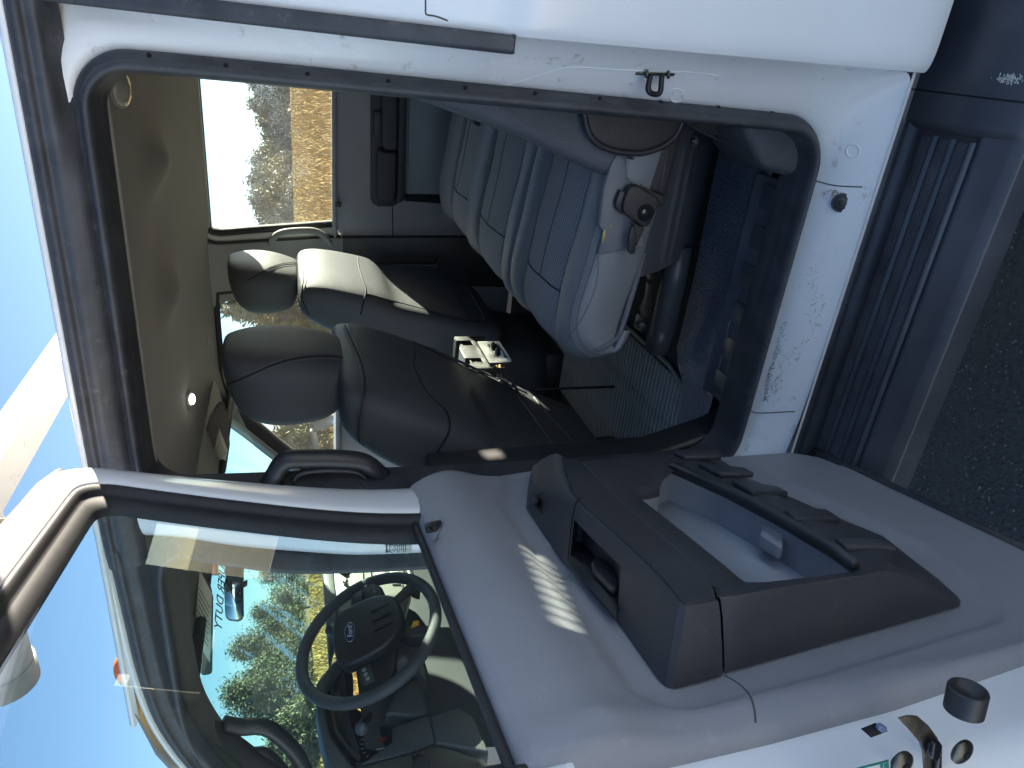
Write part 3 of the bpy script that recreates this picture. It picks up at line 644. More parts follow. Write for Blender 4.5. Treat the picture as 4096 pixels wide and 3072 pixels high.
# --- storage pocket: frame with opening, grey bin behind it, lip with grips
NP = .074
P_crown = [(2866, 2400), (2858, 2370), (2821, 2310), (2735, 2235), (2627, 2142), (2465, 2000), (2350, 1880), (2325, 1846), (2480, 1824), (2700, 1815), (2765, 1832), (2900, 1893), (3129, 2028), (3290, 2112), (3440, 2200), (3505, 2262), (3490, 2300), (3440, 2318), (3250, 2345), (3050, 2374), (2930, 2394)]
P_in = [(2956, 2310), (2940, 2297), (2900, 2262), (2776, 2162), (2670, 2078), (2569, 2000), (2548, 1982), (2552, 1972), (2600, 1965), (2640, 1955), (2648, 1880), (2690, 1866), (2900, 1958), (3129, 2078), (3336, 2200), (3420, 2262), (3430, 2285), (3400, 2294), (3250, 2312), (3050, 2333), (2985, 2330)]
P_foot = [(2897, 2690), (2890, 2560), None, None, None, None, None, None, (2500, 1822), (2720, 1812), (2800, 1834), (2950, 1897), (3230, 2020), (3400, 2092), (3590, 2200), (3760, 2330), (3842, 2402), (3838, 2424), (3550, 2508), (3250, 2592), (3000, 2664)]
pc = np.array([dpt(*p, NP) for p in P_crown]); pi_ = np.array([dpt(*p, NP - .004) for p in P_in])
pf = np.array([dpt(*f_, .0) if f_ is not None else dw(*sz(dpt(*c_, NP)), .0) for f_, c_ in zip(P_foot, P_crown)])
wl = []
for t, lf in ((0, 0), (.06, .005), (.5, .020), (.8, .018), (.93, .010), (1, .002)):
    r_ = pf * (1 - t) + pc * t
    wl.append([p + DN * (lf if (i >= 14 or i < 2) else lf * .4 if i > 8 else 0) for i, p in enumerate(r_)])
def inn(a): return [p * (1 - a) + r_ * a for p, r_ in zip(pc, pi_)]
deep = [p - DN * .062 for p in pi_]
pocket = loft('pocket_frame', wl + [[p + DN * .003 for p in inn(.15)], [p + DN * .003 for p in inn(.85)], list(pi_), [p - DN * .012 for p in pi_]], TRIMD, DOOR); bevel(pocket, .002, 2, 35)
# grey bin: back wall and inner walls
back_px = [(2520, 1960), (2640, 1840), (2860, 1830), (3500, 2240), (3480, 2330), (2990, 2360)]
prism('pocket_bin', [dpt(x, y, .010) for x, y in back_px], DN * .003, POCK, DOOR, 0)
lipw = [p - DN * .012 for p in pi_[10:17]]; lipd = [p - DN * .058 for p in pi_[10:17]]
loft('pocket_wall', [[p - DN * .012 for p in np.roll(pi_, 3, 0)], [p - DN * .060 for p in np.roll(pi_, 3, 0)]], POCK, DOOR, closed=True)
# divider standing in the bin
prism('pocket_divider', [dpt(*p, .03) for p in q(3000, 2000, 1.547, [(95, 105), (190, 165), (195, 370), (170, 375), (50, 295)])], DN * .02, POCK, DOOR, .004, 3)
# padded lip with four raised grips
tube('pocket_lip', [dpt(x, y, NP + .004) for x, y in [(2690, 1862), (2900, 1955), (3019, 2008), (3129, 2072), (3336, 2192), (3420, 2258)]], .0065, TRIMD, DOOR, 10)
for pad in ([(2690, 1822), (2868, 1816), (2886, 1841), (2740, 1846)], [(2790, 1868), (2976, 1890), (3016, 1912), (2880, 1914)], [(2925, 1940), (3110, 1965), (3150, 1990), (3010, 1990)], [(3136, 2062), (3300, 2058), (3358, 2096), (3180, 2097)], [(3335, 2176), (3504, 2174), (3586, 2216), (3380, 2212)]):
    h_ = [hit([pocket], x, y, .0004) for x, y in pad]; h_ = [v if v is not None else dpt(x, y, NP) for v, (x, y) in zip(h_, pad)]
    prism('grip_pad', h_, DN * .009, TRIMD, DOOR, .003, 3)
# lock knob slider at the belt corner
lk = empty('lock_slider', dpt(1730, 2115, .02), DOOR)
prism('slider_bezel', [hit([trim], x, y, .001) if hit([trim], x, y) is not None else dpt(x, y, .02) for x, y in q(1000, 2000, 1.547, [(1135, 110), (1160, 80), (1200, 130), (1150, 260), (1125, 250)])], DN * .0015, TRIMG, lk, .001)
prism('slider_knob', [dpt(x, y, .03) for x, y in q(1000, 2000, 1.547, [(1080, 172), (1180, 152), (1186, 164), (1160, 200), (1090, 212)])], DN * .008, BLK, lk, .002, 3)
prism('knob_grip', [dpt(x, y, .039) for x, y in q(1000, 2000, 1.547, [(1092, 176), (1130, 168), (1134, 190), (1096, 196)])], DN * .001, BLKG, lk, .0)
# --- latch edge of the door
SE = .768
def ep(pts, s=SE): return [dsp(x, y, s) for x, y in q(3000, 2000, 1.547, pts)]
lt = empty('door_latch', ep([(1120, 1450)])[0], DOOR)
prism('latch_mouth', ep([(918, 1352), (985, 1335), (1040, 1340), (1110, 1400), (1165, 1475), (1165, 1600), (1140, 1720), (1080, 1720), (1072, 1560), (1050, 1500), (1000, 1440)]), -DD * .002, mat('latch_steel_dark', (.10, .085, .065), .5, .6, var=.5, vs=90), lt, .001)
prism('latch_claw', ep([(1095, 1480), (1140, 1465), (1160, 1490), (1150, 1560), (1120, 1600), (1085, 1570)], SE + .003), DD * .006, BLKG, lt, .002)
prism('latch_lip', ep([(1150, 1500), (1168, 1495), (1165, 1660), (1140, 1720), (1130, 1700)], SE + .002), DD * .004, STEEL, lt, .001)
for c_ in ((930, 1625), (1305, 1553)):
    p = ep([c_])[0]; d0 = disc('latch_screw', p, DD, .0115, STEEL, lt, .003, 22, .0105, .003); disc('screw_socket', p + DD * .006, DD, .004, mat('hole_black', (.002, .002, .002), .9), d0, .0005, 6)
bp = ep([(1330, 1300)])[0]; bt = ep([(1330, 1215)], SE + .0)[0]
bump_ = empty('rubber_bumper', bp, DOOR)
ax = np.array(DN)
def rg(c_, r_): 
    u = np.cross(ax, [0, 0, 1.0]); u /= np.linalg.norm(u); v = np.cross(ax, u); return [c_ + (u * math.cos(t) + v * math.sin(t)) * r_ for t in np.linspace(0, 2 * math.pi, 29)[:-1]]
b0 = dsp(*q(3000, 2000, 1.547, [(1322, 1305)])[0], SE - .003); RR = .0155
loft('bumper_stub', [rg(b0, RR), rg(b0 + DN * .020, RR * 1.02), rg(b0 + DN * .022, RR * .97), rg(b0 + DN * .0215, RR * .86), rg(b0 + DN * .016, RR * .80)], mat('bumper_rubber', (.035, .033, .033), .45), bump_, cap1=True)
hq = ep([(685, 1415), (775, 1378), (850, 1428), (745, 1468)]); prism('switch_slot', hq, DD * .0006, mat('hole_black', (.002, .002, .002), .9), DOOR, 0)
prism('slot_tab', ep([(775, 1385), (800, 1372), (828, 1390), (826, 1415), (800, 1425), (772, 1405)], SE + .002), DD * .004, mat('blue_grey_plastic', (.12, .16, .26), .4), DOOR, .001)
# tyre label at the bottom corner: teal frame on white
lb = empty('tyre_label', ep([(780, 1660)])[0], DOOR)
tl = ep([(600, 1668), (865, 1600), (872, 1760), (600, 1820)], SE + .0012); prism('label_sheet', tl, DD * .0003, PAPER, lb, 0)
def quad_line(a, b_, wv, m_, nm): prism(nm, [a, b_, b_ + wv, a + wv], DD * .0003, m_, lb, 0)
i0 = ep([(612, 1676), (852, 1614), (858, 1750), (612, 1800)], SE + .0018)
tube('label_border', [*i0], .0012, TEALI, lb, 4, close=True)
for c_ in ((815, 1640), (840, 1650)): prism('label_mark', ep([(c_[0] - 9, c_[1] - 18), (c_[0] + 8, c_[1] - 22), (c_[0] + 9, c_[1] + 20), (c_[0] - 8, c_[1] + 24)], SE + .0018), DD * .0003, TEALI, lb, 0)
# --- rubber along the bottom of the door
tube('bottom_seal', [dw(s, .575, -.012 + .0 * s) for s in np.linspace(.0, .76, 12)], .014, RUB, DOOR, 10)
tube('bottom_lip', [dw(s, .597, -.004) for s in np.linspace(.1, .70, 12)], .004, WHITE, DOOR, 8)
# --- B pillar side check strap rubber boot between door and pillar
# ================================================================ floor, sill plate, rear seat base
FL = empty('cab_floor', (-.7, .97, .65), TRK)
mesh_obj('floor_pan', [(-2.1, .09, .652), (.36, .09, .652), (.36, 1.9, .652), (-2.1, 1.9, .652)], [(0, 1, 2, 3)], CARP, FL, False)
# dimpled vinyl that rises from the footwell to the sill
vx = np.linspace(-.86, -.10, 24)
def vin(u, v):
    w_ = .235 if u > -.68 else .235 - .11 * min(1, (-.68 - u) / .05); t = v; y = .236 + t * w_; z = .703 - .16 * (y - .236)
    return np.array((u, y, z + .004 * math.sin(u * 9 + t * 3)))
grid('vinyl_floor', vin, vx, np.linspace(-.08, 1, 10), FLOORV, FL)
SP = empty('sill_plate', (-.4, .18, .71), TRK)
pr = [(.262, .694), (.258, .708), (.252, .716), (.244, .7155), (.238, .709), (.135, .703), (.129, .710), (.122, .713), (.114, .708), (.108, .694)]
loft('plate_body', [[np.array((x, y, z)) for x in (-.665, -.6, -.45, -.3, -.19, -.186)] for y, z in pr], PLATE, SP, closed=False)
for i in range(6):
    x = -.222 - i * .0805; o = box('tread_insert', (x, .187, .7065), (.048, .078, .006), PLATE, SP, .002)
    tube('insert_edge', [(x + .021, .1485, .7105), (x + .005, .147, .7112), (x - .021, .1485, .7105)], .0012, mat('worn_edge', (.13, .13, .14), .4), SP, 6)
prism('lower_quarter_trim', [(-.175, .115, .70), (-.16, .105, .80), (-.10, .105, .86), (-.02, .11, .86), (-.02, .11, .66), (-.175, .115, .66)], (0, .16, 0), mat('grained_black_trim', (.075, .078, .088), .38, var=.2, bump=('leather', 350, .6, .001)), SP, .02, 4)
prism('front_kick_trim', [(-.685, .15, .66), (-.72, .15, .72), (-.765, .15, .86), (-.775, .15, 1.35), (-.82, .15, 1.35), (-.82, .15, .66)], (0, .08, 0), BLK, SP, .012, 3)
# ---------------------------------------------------------------- rear bench seat
RS = empty('rear_seat', (-.3, .95, .68), TRK); RS['label'] = 'grey leather rear bench seat with mesh fabric inserts'
UX = [(.0, .985), (-.05, 1.018), (-.12, 1.030), (-.2, 1.040), (-.3, 1.054), (-.4, 1.068), (-.48, 1.076), (-.53, 1.074), (-.568, 1.060), (-.592, 1.034), (-.600, 1.01), (-.594, .99), (-.575, .98), (-.54, .975)]
VY = [(.330, -.150), (.285, -.148), (.248, -.136), (.222, -.105), (.206, -.060), (.207, -.024), (.222, -.008), (.248, .003), (.275, .006), (.298, .0), (.311, -.009), (.325, -.006), (.36, .001), (.43, .005), (.50, .001), (.534, -.006), (.547, -.010), (.558, -.001), (.585, .010), (.612, .008), (.626, -.004), (.631, -.016), (.637, -.004), (.655, .008), (.69, .010), (.722, -.001), (.733, -.010), (.746, -.006), (.80, .003), (.87, .006), (.95, .003), (.993, -.006), (1.005, -.010), (1.018, .001), (1.05, .012), (1.10, .012), (1.135, .001), (1.147, -.010), (1.16, -.005), (1.28, .004), (1.37, -.004), (1.383, -.010), (1.40, .004), (1.47, .014), (1.54, .010), (1.59, -.012), (1.615, -.05), (1.615, -.11), (1.59, -.15)]
UXs = spline(UX, 40); VYs = spline(VY, 140)
def cush(ui, vi, lift=0):
    x, z = UXs[ui]; y, dz = VYs[vi]
    e = min(y - .19, 1.62 - y); pull = .075 * max(0, 1 - e / .13) ** 2 + .008 * math.sin(max(0, min(1, (y - .2) / .43)) * math.pi)
    if x < -.35: x = x + (pull - .008) * ((-.35 - x) / .25)
    f = 1 if z > 1.0 or x > -.5 else max(0, (z - .90) / .10)
    low = dz if dz > -.03 else dz
    zb_ = .925 + .055 * max(0, min(1, (-.40 - x) / .15)); zz = max(z + dz, zb_) if dz < -.03 else z + dz
    wr = .0012 * math.sin(y * 47 + x * 31) * (1 if z > 1.0 else 0)
    return np.array((x, y, zz + lift + wr))
cu_ = grid('cushion', lambda u, v: cush(u, v), range(40), range(140), LEAR, RS)
def yi(y): return int(np.argmin([abs(p[0] - y) + (10 if p[1] < -.03 else 0) for p in VYs]))
for y0, y1 in ((.316, .541), (.739, .998), (1.154, 1.376)):
    a, b_ = yi(y0), yi(y1); u0 = int(np.argmin(abs(UXs[:, 0] + .17))); u1 = int(np.argmin(abs(UXs[:34, 0] + .590)))
    grid('insert_panel', lambda u, v: cush(u, v, .0016 * (1 if a < v < b_ and u > u0 else -.6)), range(u0, u1 + 1), range(a, b_ + 1), MESHF, RS)
    uc = int(np.argmin(abs(UXs[:30, 0] + .455))); tube('cross_seam', [cush(uc + (0), v, .002) for v in range(a, b_ + 1)], .0018, mat('seam_black', (.02, .02, .022), .7), RS, 6)
    vm = (a + b_) // 2; tube('centre_seam', [cush(u, vm, .0018) for u in range(u0, uc + 1)], .0011, mat('seam_black', (.02, .02, .022), .7), RS, 6)
for y in (.311, .547, .631, .733, 1.005, 1.147, 1.383):
    v = yi(y); tube('channel_seam', [cush(u, v, .0008) for u in range(3, 33)], .0014, mat('seam_black', (.02, .02, .022), .7), RS, 6)
for v in (yi(.213), yi(.224)): tube('edge_stitch', [cush(u, v, .0006) for u in range(4, 32)], .0009, STITCH, RS, 5)
# near side panel of the cushion with two worn tears showing foam
def s8(pts): return q(2400, 400, 2.37, pts)
def s3(pts): return q(2000, 0, 1.659, pts)
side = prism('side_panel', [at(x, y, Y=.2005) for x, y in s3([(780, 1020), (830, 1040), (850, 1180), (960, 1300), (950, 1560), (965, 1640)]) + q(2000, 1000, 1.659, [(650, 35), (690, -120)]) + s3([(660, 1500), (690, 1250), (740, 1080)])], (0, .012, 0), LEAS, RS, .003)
for pts, nm in ((s3([(690, 1515), (702, 1530), (700, 1565), (685, 1610), (676, 1612), (680, 1560)]), 'foam_tear'), (s3([(733, 1488), (741, 1492), (739, 1506), (731, 1508)]), 'foam_tear')):
    prism(nm, [at(x, y, Y=.199) for x, y in pts], (0, .0008, 0), FOAM, RS, 0)
seam('side_seam', [cu_, side], q(2000, 1000, 1.659, [(650, 40), (652, 110), (640, 220), (600, 340), (540, 460), (470, 560), (440, 620)]), .0010, STITCH, RS, 30, .0004)
seam('felt_edge', [cu_], q(2000, 1000, 1.659, [(955, 20), (965, 120), (945, 230), (905, 330), (850, 450), (790, 560), (720, 625), (640, 660)]), .006, FELT, RS, 30, .0)
# seat back: only its near bolster shows past the pillar
bk = [(-.215, 1.02), (-.200, 1.08), (-.170, 1.16), (-.140, 1.26), (-.11, 1.38), (-.07, 1.54), (.0, 1.62)]
rr = []
for x, z in bk: rr.append([np.array((x + dx, y, z)) for dx, y in ((.14, .23), (.06, .202), (.012, .205), (.0, .225), (.002, .30), (.02, .34), (.018, .52), (.0, .56), (.0, .72), (.02, .76), (.02, 1.5), (.0, 1.56), (.06, 1.64), (.14, 1.63))])
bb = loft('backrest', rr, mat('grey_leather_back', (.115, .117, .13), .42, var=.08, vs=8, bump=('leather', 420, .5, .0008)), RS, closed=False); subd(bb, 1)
seam('backrest_stitch', [bb], s3([(0, 700), (120, 775), (250, 855), (380, 905), (480, 925)]), .001, STITCH, RS, 30, .0003)
seam('backrest_stitch', [bb], s3([(0, 720), (130, 800), (260, 880), (390, 925), (490, 940)]), .001, STITCH, RS, 30, .0003)
hc = prism('hinge_cover', [at(x, y, Y=.186) for x, y in s3([(556, 700), (560, 780), (575, 850), (610, 915), (690, 975), (770, 1000), (870, 1012), (960, 1010), (1060, 980), (1140, 930), (1185, 880), (1210, 810), (1215, 720)])], (0, .022, 0), BROWN, RS, .008, 4)
tube('hinge_cover_rim', spline([at(x, y, Y=.190) for x, y in s3([(560, 700), (566, 790), (590, 880), (650, 955), (760, 1000), (870, 1015), (960, 1012), (1070, 975), (1150, 915), (1200, 830), (1212, 740)])], 40), .006, BLK, RS, 8)
SB = empty('seat_base', (-.3, .35, .7), TRK)
def s3y(pts, Y): return [at(x, y, Y=Y) for x, y in s3(pts)]
prism('side_shield', s3y([(840, 1030), (905, 1055), (925, 1110), (915, 1180), (930, 1235), (1060, 1290), (1100, 1300), (1210, 880), (1190, 800), (1100, 760), (860, 760)], .212), (0, .02, 0), BROWN, SB, .004)
tube('shield_bead', spline(s3y([(835, 1035), (895, 1060), (925, 1105), (912, 1180), (935, 1240)], .209), 24), .0035, BLK, SB, 8)
tube('shield_line', s3y([(1118, 960), (1062, 1280)], .2105), .0009, STITCH, SB, 6)
prism('shield_tongue', s3y([(930, 1225), (1060, 1290), (1105, 1300), (1095, 1360), (1075, 1370), (1050, 1365)], .205), (0, .012, 0), BROWN, SB, .003)
lc = empty('latch_cover', s3y([(940, 1370)], .19)[0], TRK)
prism('cover_plate', s3y([(888, 1226), (928, 1234), (1050, 1310), (1063, 1335), (1055, 1370), (1002, 1488), (975, 1515), (950, 1512), (835, 1425), (815, 1395), (822, 1345), (850, 1262)], .176), (0, .022, 0), BROWN, lc, .006, 4)
disc('cover_hole', s3y([(966, 1412)], .1745)[0], (0, -1, .1), .0155, mat('hole_black', (.002, .002, .002), .9), lc, .002, 24)
disc('hole_screw', s3y([(958, 1408)], .173)[0], (0, -1, .1), .006, STEEL, lc, .002, 14)
prism('cover_flange', s3y([(800, 1262), (835, 1275), (850, 1262), (815, 1395), (812, 1425), (775, 1390), (768, 1345)], .186), (0, .012, 0), BLK, lc, .004)
prism('release_paddle', [at(x, y, Y=.170) for x, y in s8([(320, 1190), (345, 1225), (354, 1330), (335, 1462), (300, 1472), (272, 1440), (274, 1300), (292, 1215)])], (0, .010, 0), BLK, lc, .005, 4)
prism('paddle_arm', [at(x, y, Y=.183) for x, y in s8([(322, 1170), (420, 1220), (352, 1385), (340, 1330)])], (0, .006, 0), BROWN, lc, .001)
# moulded base panel sloping down to the floor
def bs(x, t): return np.array((x, .235 + .235 * t ** 1.3, .945 - .262 * t))
bp_ = grid('base_panel', lambda u, v: bs(u, v) + np.array((0, -.012 * sum(math.exp(-((v - c_) / .035) ** 2) for c_ in (.33, .47)) * max(0, 1 - abs((u + .27) / .13) ** 6), .004 * math.exp(-((u + .27) / .12) ** 6) * sum(math.exp(-((v - c_) / .035) ** 2) for c_ in (.33, .47)))), np.linspace(-.40, -.05, 30), np.linspace(0, 1, 40), mat('base_black_plastic', (.075, .078, .088), .33, var=.15), SB)
p = hit([bp_], *s3([(1272, 932)])[0], .001)
if p is not None:
    disc('base_screw', p, (0, -1, .6), .0135, BLK, SB, .005, 24, .012); disc('screw_head', p + np.array((0, -.005, .003)), (0, -1, .6), .006, BLKG, SB, .002, 8)
# tubular front rail, slotted bracket and bolts under the cushion edge
rail = [at(2715, 985, Y=.40), at(2690, 1130, Y=.40), at(2655, 1290, Y=.41), at(2625, 1395, Y=.43)]
tube('seat_rail', rail, .030, mat('rail_black', (.06, .063, .072), .35, var=.2), SB, 18)
prism('bracket_plate', [at(x, y, Y=.36) for x, y in s8([(465, 1310), (590, 1320), (605, 1360), (575, 1480), (540, 1659), (440, 1659), (440, 1450)])], (0, .005, 0), BLKG, SB, .001)
prism('bracket_leg', [at(x, y, Y=.37) for x, y in q(2000, 1000, 1.659, [(985, 80), (1045, 100), (1015, 260), (1000, 420), (975, 470), (940, 440), (925, 395), (960, 300)])], (0, .005, 0), STEEL, SB, .001)
prism('bolt_tab', [at(x, y, Y=.34) for x, y in q(2000, 1000, 1.659, [(910, 420), (970, 455), (960, 540), (945, 550), (890, 515), (895, 460)])], (0, .006, 0), STEEL, SB, .002)
for x, y, r_ in ((1010, 70, .012), (935, 500, .011), (998, 215, .006)):
    disc('base_bolt', at(*q(2000, 1000, 1.659, [(x, y)])[0], Y=.335 if y > 400 else .355), (0, -1, .3), r_, BLK if r_ > .007 else mat('hole_black', (.002, .002, .002), .9), SB, .008 if r_ > .007 else .001, 6 if r_ > .007 else 16, r_ * .85)
disc('bolt_washer', at(*q(2000, 1000, 1.659, [(1010, 70)])[0], Y=.358), (0, -1, .3), .018, STEEL, SB, .002, 24)
# seat belt buckle between the seats and second buckle, folded strap at the rear corner
bkl = empty('belt_buckle', cush(4, yi(.63)), TRK)
bp0 = hit([cu_], *s3([(235, 915)])[0], .0)
prism('buckle_body', [at(x, y, Y=bp0[1] - .02) for x, y in s3([(185, 905), (205, 862), (295, 880), (298, 925), (250, 945), (195, 925)])], (0, .02, 0), BLK, bkl, .003, 3)
prism('buckle_button', [at(x, y, Y=bp0[1] - .022) for x, y in s3([(192, 922), (212, 918), (272, 936), (250, 944), (215, 942)])], (0, .004, 0), RED, bkl, .001)
bk2 = empty('belt_buckle', cush(4, yi(1.1)), TRK); bp2 = hit([cu_], *q(1000, 0, 1.659, [(1510, 790)])[0], .01)
prism('buckle_body', [at(x, y, Y=bp2[1] - .03) for x, y in q(1000, 0, 1.659, [(1480, 820), (1525, 700), (1560, 750), (1545, 800), (1520, 842)])], (0, .03, 0), BLK, bk2, .003, 3)
stp = empty('folded_strap', s3y([(1400, 850)], .22)[0], TRK)
prism('strap_web', s3y([(1190, 780), (1290, 790), (1400, 800), (1490, 870), (1440, 900), (1380, 895), (1290, 840)], .205), (0, .004, 0), mat('webbing', (.03, .028, .028), .8, var=.4, vs=40, bump=('weave', 300, .5, .001)), stp, .001)
tube('strap_edge', s3y([(1195, 783), (1330, 870), (1470, 938)], .203), .0022, mat('webbing_edge', (.05, .045, .042), .9), stp, 6)
tube('strap_loop', spline(s3y([(1500, 850), (1560, 800), (1575, 840), (1530, 895), (1470, 910)], .215), 24), .0012, STEEL, stp, 6)

# ================================================================ ribbed rubber mat in the rear footwell
MT = empty('floor_mat', (-.93, .95, .655)); tag(MT, 'ribbed black rubber mat in the rear footwell', 'floor mat')
mo = [(-.715, .50), (-.718, 1.58), (-1.16, 1.58), (-1.15, .37), (-.92, .352), (-.80, .352), (-.742, .372)]
prism('mat_base', [(x, y, .6545) for x, y in mo], (0, 0, .004), mat('mat_groove', (.05, .048, .044), .75, var=.2), MT, .001)
tube('mat_border', [(x, y, .661) for x, y in [(-1.15, .372), (-.92, .356), (-.80, .356), (-.745, .376), (-.72, .50), (-.722, 1.5)]], .0055, MATR, MT, 8)
rx = np.linspace(-1.14, -.735, 12); rme = None
for i in range(62):
    y = .386 + i * .0186; xe = -.752 if y < .43 else -.738
    if rme is None:
        ro = loft('rib', [[np.array((x, dy + .0015 * math.sin(x * 14), .6583 + dz)) for x in rx] for dy, dz in ((-.0056, -.001), (-.0050, .005), (0, .0075), (.0050, .005), (.0056, -.001))], MATR, MT, closed=False); rme = ro.data
        ro.location = (0, y, 0)
    else:
        ro = bpy.data.objects.new('rib', rme); COL.objects.link(ro); adopt(ro, MT); ro.location = (0, y, 0)

# ================================================================ front seats
def front_seat(yc, xt, zt, xb, zb, hx, hz0, hz1, label, wtop=.44, wbot=.50):
    S = empty('front_seat', (xb - .15, yc, .68), TRK); S['label'] = label
    rings = []; n = 44
    def xr(z): return xb + (xt - xb) * (z - zb) / (zt - zb)
    for z, w, t, e, off in ((zb - .06, wbot * .96, .15, .45, .0), (zb, wbot, .19, .40, 0), (zb + .08, wbot, .20, .38, 0), (zb + .18, wbot * .995, .205, .38, 0), (zb + .26, wbot * .99, .205, .38, 0), (zb + .325, wbot * .985, .200, .38, .0), (zb + .345, wbot * .99, .205, .38, .004), (zb + .37, wbot * .99, .205, .40, .012), (zb + .42, wbot * .985, .195, .42, .016), (zt - .10, (wtop + wbot) * .49, .18, .45, .014), (zt - .05, wtop, .155, .48, .006), (zt - .018, wtop * .96, .125, .5, -.008), (zt, wtop * .88, .085, .6, -.025)):
        x0 = xr(z) + off; rings.append([p for p in sring(x0 - t / 2, yc, t / 2, w / 2, e, n, z)])
    # hollow the lower back between its edges (map pocket side) and crown the upper back
    for r_ in rings:
        for p in r_:
            u = (p[1] - yc) / (wbot / 2); rear = p[0] > xr(p[2]) - .03
            if rear and abs(u) < .85 and p[2] < zb + .33: p[0] -= .010 * (1 - (u / .85) ** 4)
            if rear and p[2] > zb + .34: p[0] += .010 * max(0, 1 - u * u)
    b = loft('backrest', rings, LEAF, S, cap0=True, cap1=True); subd(b, 2)
    h = []
    dz = hz1 - hz0
    for f, w, t in ((0, .185, .07), (.05, .225, .115), (.14, .25, .145), (.30, .268, .168), (.5, .276, .180), (.68, .268, .178), (.84, .236, .155), (.94, .18, .11), (1.0, .10, .05)):
        z = hz0 + dz * f; xo = hx - .02 * (1 - f) + .02 * math.sin(f * math.pi)
        h.append(sring(xo - t / 2 - .005, yc, t / 2, w / 2, .62, 36, z))
    hd = loft('headrest', h, LEAF, S, cap0=True, cap1=True); subd(hd, 2)
    for dy in (-.06, .06): tube('headrest_post', [(hx - .09, yc + dy, hz0 - .07), (hx - .085, yc + dy, hz0 + .04)], .0065, CHROME, S, 10)
    # seat cushion and plinth below
    rr = []
    for z, a, c_ in ((.72, .22, .9), (.78, .235, .95), (.92, .25, 1.0), (.99, .25, 1.0), (1.02, .23, .96), (1.03, .18, .9)): rr.append(sring(xb - .36, yc, .27 * c_, a, .4, 32, z))
    loft('seat_cushion', rr, LEAF, S, cap0=True, cap1=True)
    box('seat_plinth', (xb - .36, yc, .69), (.46, .42, .08), BLK, S, .01)
    return S, b, hd
S1, B1, H1 = front_seat(.51, -.655, 1.515, -.935, .845, -.640, 1.488, 1.748, 'driver seat, black leather, nearest to the open door')
S2, B2, H2 = front_seat(1.40, -.735, 1.585, -.870, .95, -.725, 1.578, 1.798, 'passenger seat, black leather, partly lit by the sun')
def s6(pts): return q(1000, 1000, 1.659, pts)
def sm(o, pts, r_=.0011, m_=None, par=S1, nm='seam', n=40, lf=.0003): return seam(nm, o, s6(pts), r_, m_ or STITCHD, par, n, lf)
DS = mat('seam_dark', (.008, .008, .009), .8)
# driver headrest: side panel seam with a line of stitching either side
sm([H1], [(-180, 905), (0, 830), (130, 772), (270, 728), (420, 706), (560, 706), (655, 728)], .0016, DS)
sm([H1], [(-180, 888), (0, 812), (130, 755), (270, 712), (420, 690), (560, 690), (655, 712)]); sm([H1], [(-180, 925), (0, 848), (130, 788), (270, 743), (420, 722), (560, 722), (650, 745)])
# driver back: triple seam over the shoulder
for k_, dx in enumerate((-22, -6, 10)):
    sm([B1], [(612 + dx, 420), (640 + dx, 510), (690 + dx, 620), (735 + dx, 720), (765 + dx, 830), (768 + dx, 920), (745 + dx, 1040), (728 + dx, 1160), (730 + dx, 1260), (760 + dx, 1330)], .0022 if k_ != 1 else .0014, LEAF if k_ != 1 else DS)
sm([B1], [(636, 440), (668, 540), (715, 640), (755, 740), (787, 840), (788, 930), (765, 1050), (748, 1160)])
# driver back: crease between shoulder and pocket
sm([B1], [(1078, 610), (1092, 690), (1085, 760), (1120, 850), (1170, 940), (1240, 1010), (1300, 1068), (1326, 1150), (1315, 1220), (1270, 1300), (1180, 1440)], .0030, DS, lf=-.0008)
sm([B1], [(1075, 606), (1300, 715), (1560, 835), (1825, 965)], .0016, DS)
sm([B1], [(1085, 597), (1310, 703), (1570, 822), (1835, 952)], .004, LEAF, nm='piping')
# airbag tag on the outer side of the driver seat
tg = [hit([B1], x, y, .001) for x, y in s6([(1098, 1512), (1165, 1442), (1178, 1452), (1112, 1520)])]
if all(v is not None for v in tg):
    ax_ = prism('airbag_tag', tg, (tg[0] * 0 + np.array((.0, -.0015, 0))), INK, S1, 0)
    c0 = sum(tg) / 4 + np.array((0, -.0022, 0)); ux_ = tg[1] - tg[0]; text('tag_lettering', 'AIRBAG', c0, ux_, tg[0] - tg[3], .0085, mat('tag_grey', (.35, .35, .35), .7), S1)
# hem of the pocket and leather strip at the bottom of the driver back
q7 = lambda pts: q(2000, 1000, 1.659, pts)
seam('hem_stitch', [B1], q7([(115, 965), (200, 1080), (300, 1220), (400, 1370)]), .0012, STITCH, S1, 30, .0004)
seam('hem_edge', [B1], q7([(225, 980), (320, 1090), (430, 1210), (550, 1362)]), .004, LEAF, S1, 30, .0)
# passenger seat seams
sm([H2], [(-20, 205), (60, 160), (150, 118), (230, 98), (318, 92)], .0014, DS, S2); sm([H2], [(-20, 195), (60, 150), (150, 108), (230, 88), (318, 82)], par=S2); sm([H2], [(-20, 217), (60, 172), (150, 130), (230, 110), (318, 104)], par=S2)
sm([B2], [(330, 0), (350, 100), (356, 195), (345, 260), (352, 340), (390, 430)], .0016, DS, S2); sm([B2], [(352, 10), (368, 100), (376, 195), (362, 260), (372, 340)], par=S2)
sm([B2], [(716, 45), (722, 110), (745, 190), (770, 268), (752, 350), (735, 430)], .003, DS, S2, lf=-.0008)
sm([B2], [(775, 290), (900, 325), (1050, 365), (1200, 405), (1290, 440), (1440, 468), (1560, 478)], .0016, DS, S2)
sm([B2], [(1320, 195), (1370, 300), (1420, 400), (1460, 465)], .0012, DS, S2); sm([B2], [(1420, 210), (1480, 310), (1540, 420), (1558, 475)], .003, LEAF, S2, 'piping')

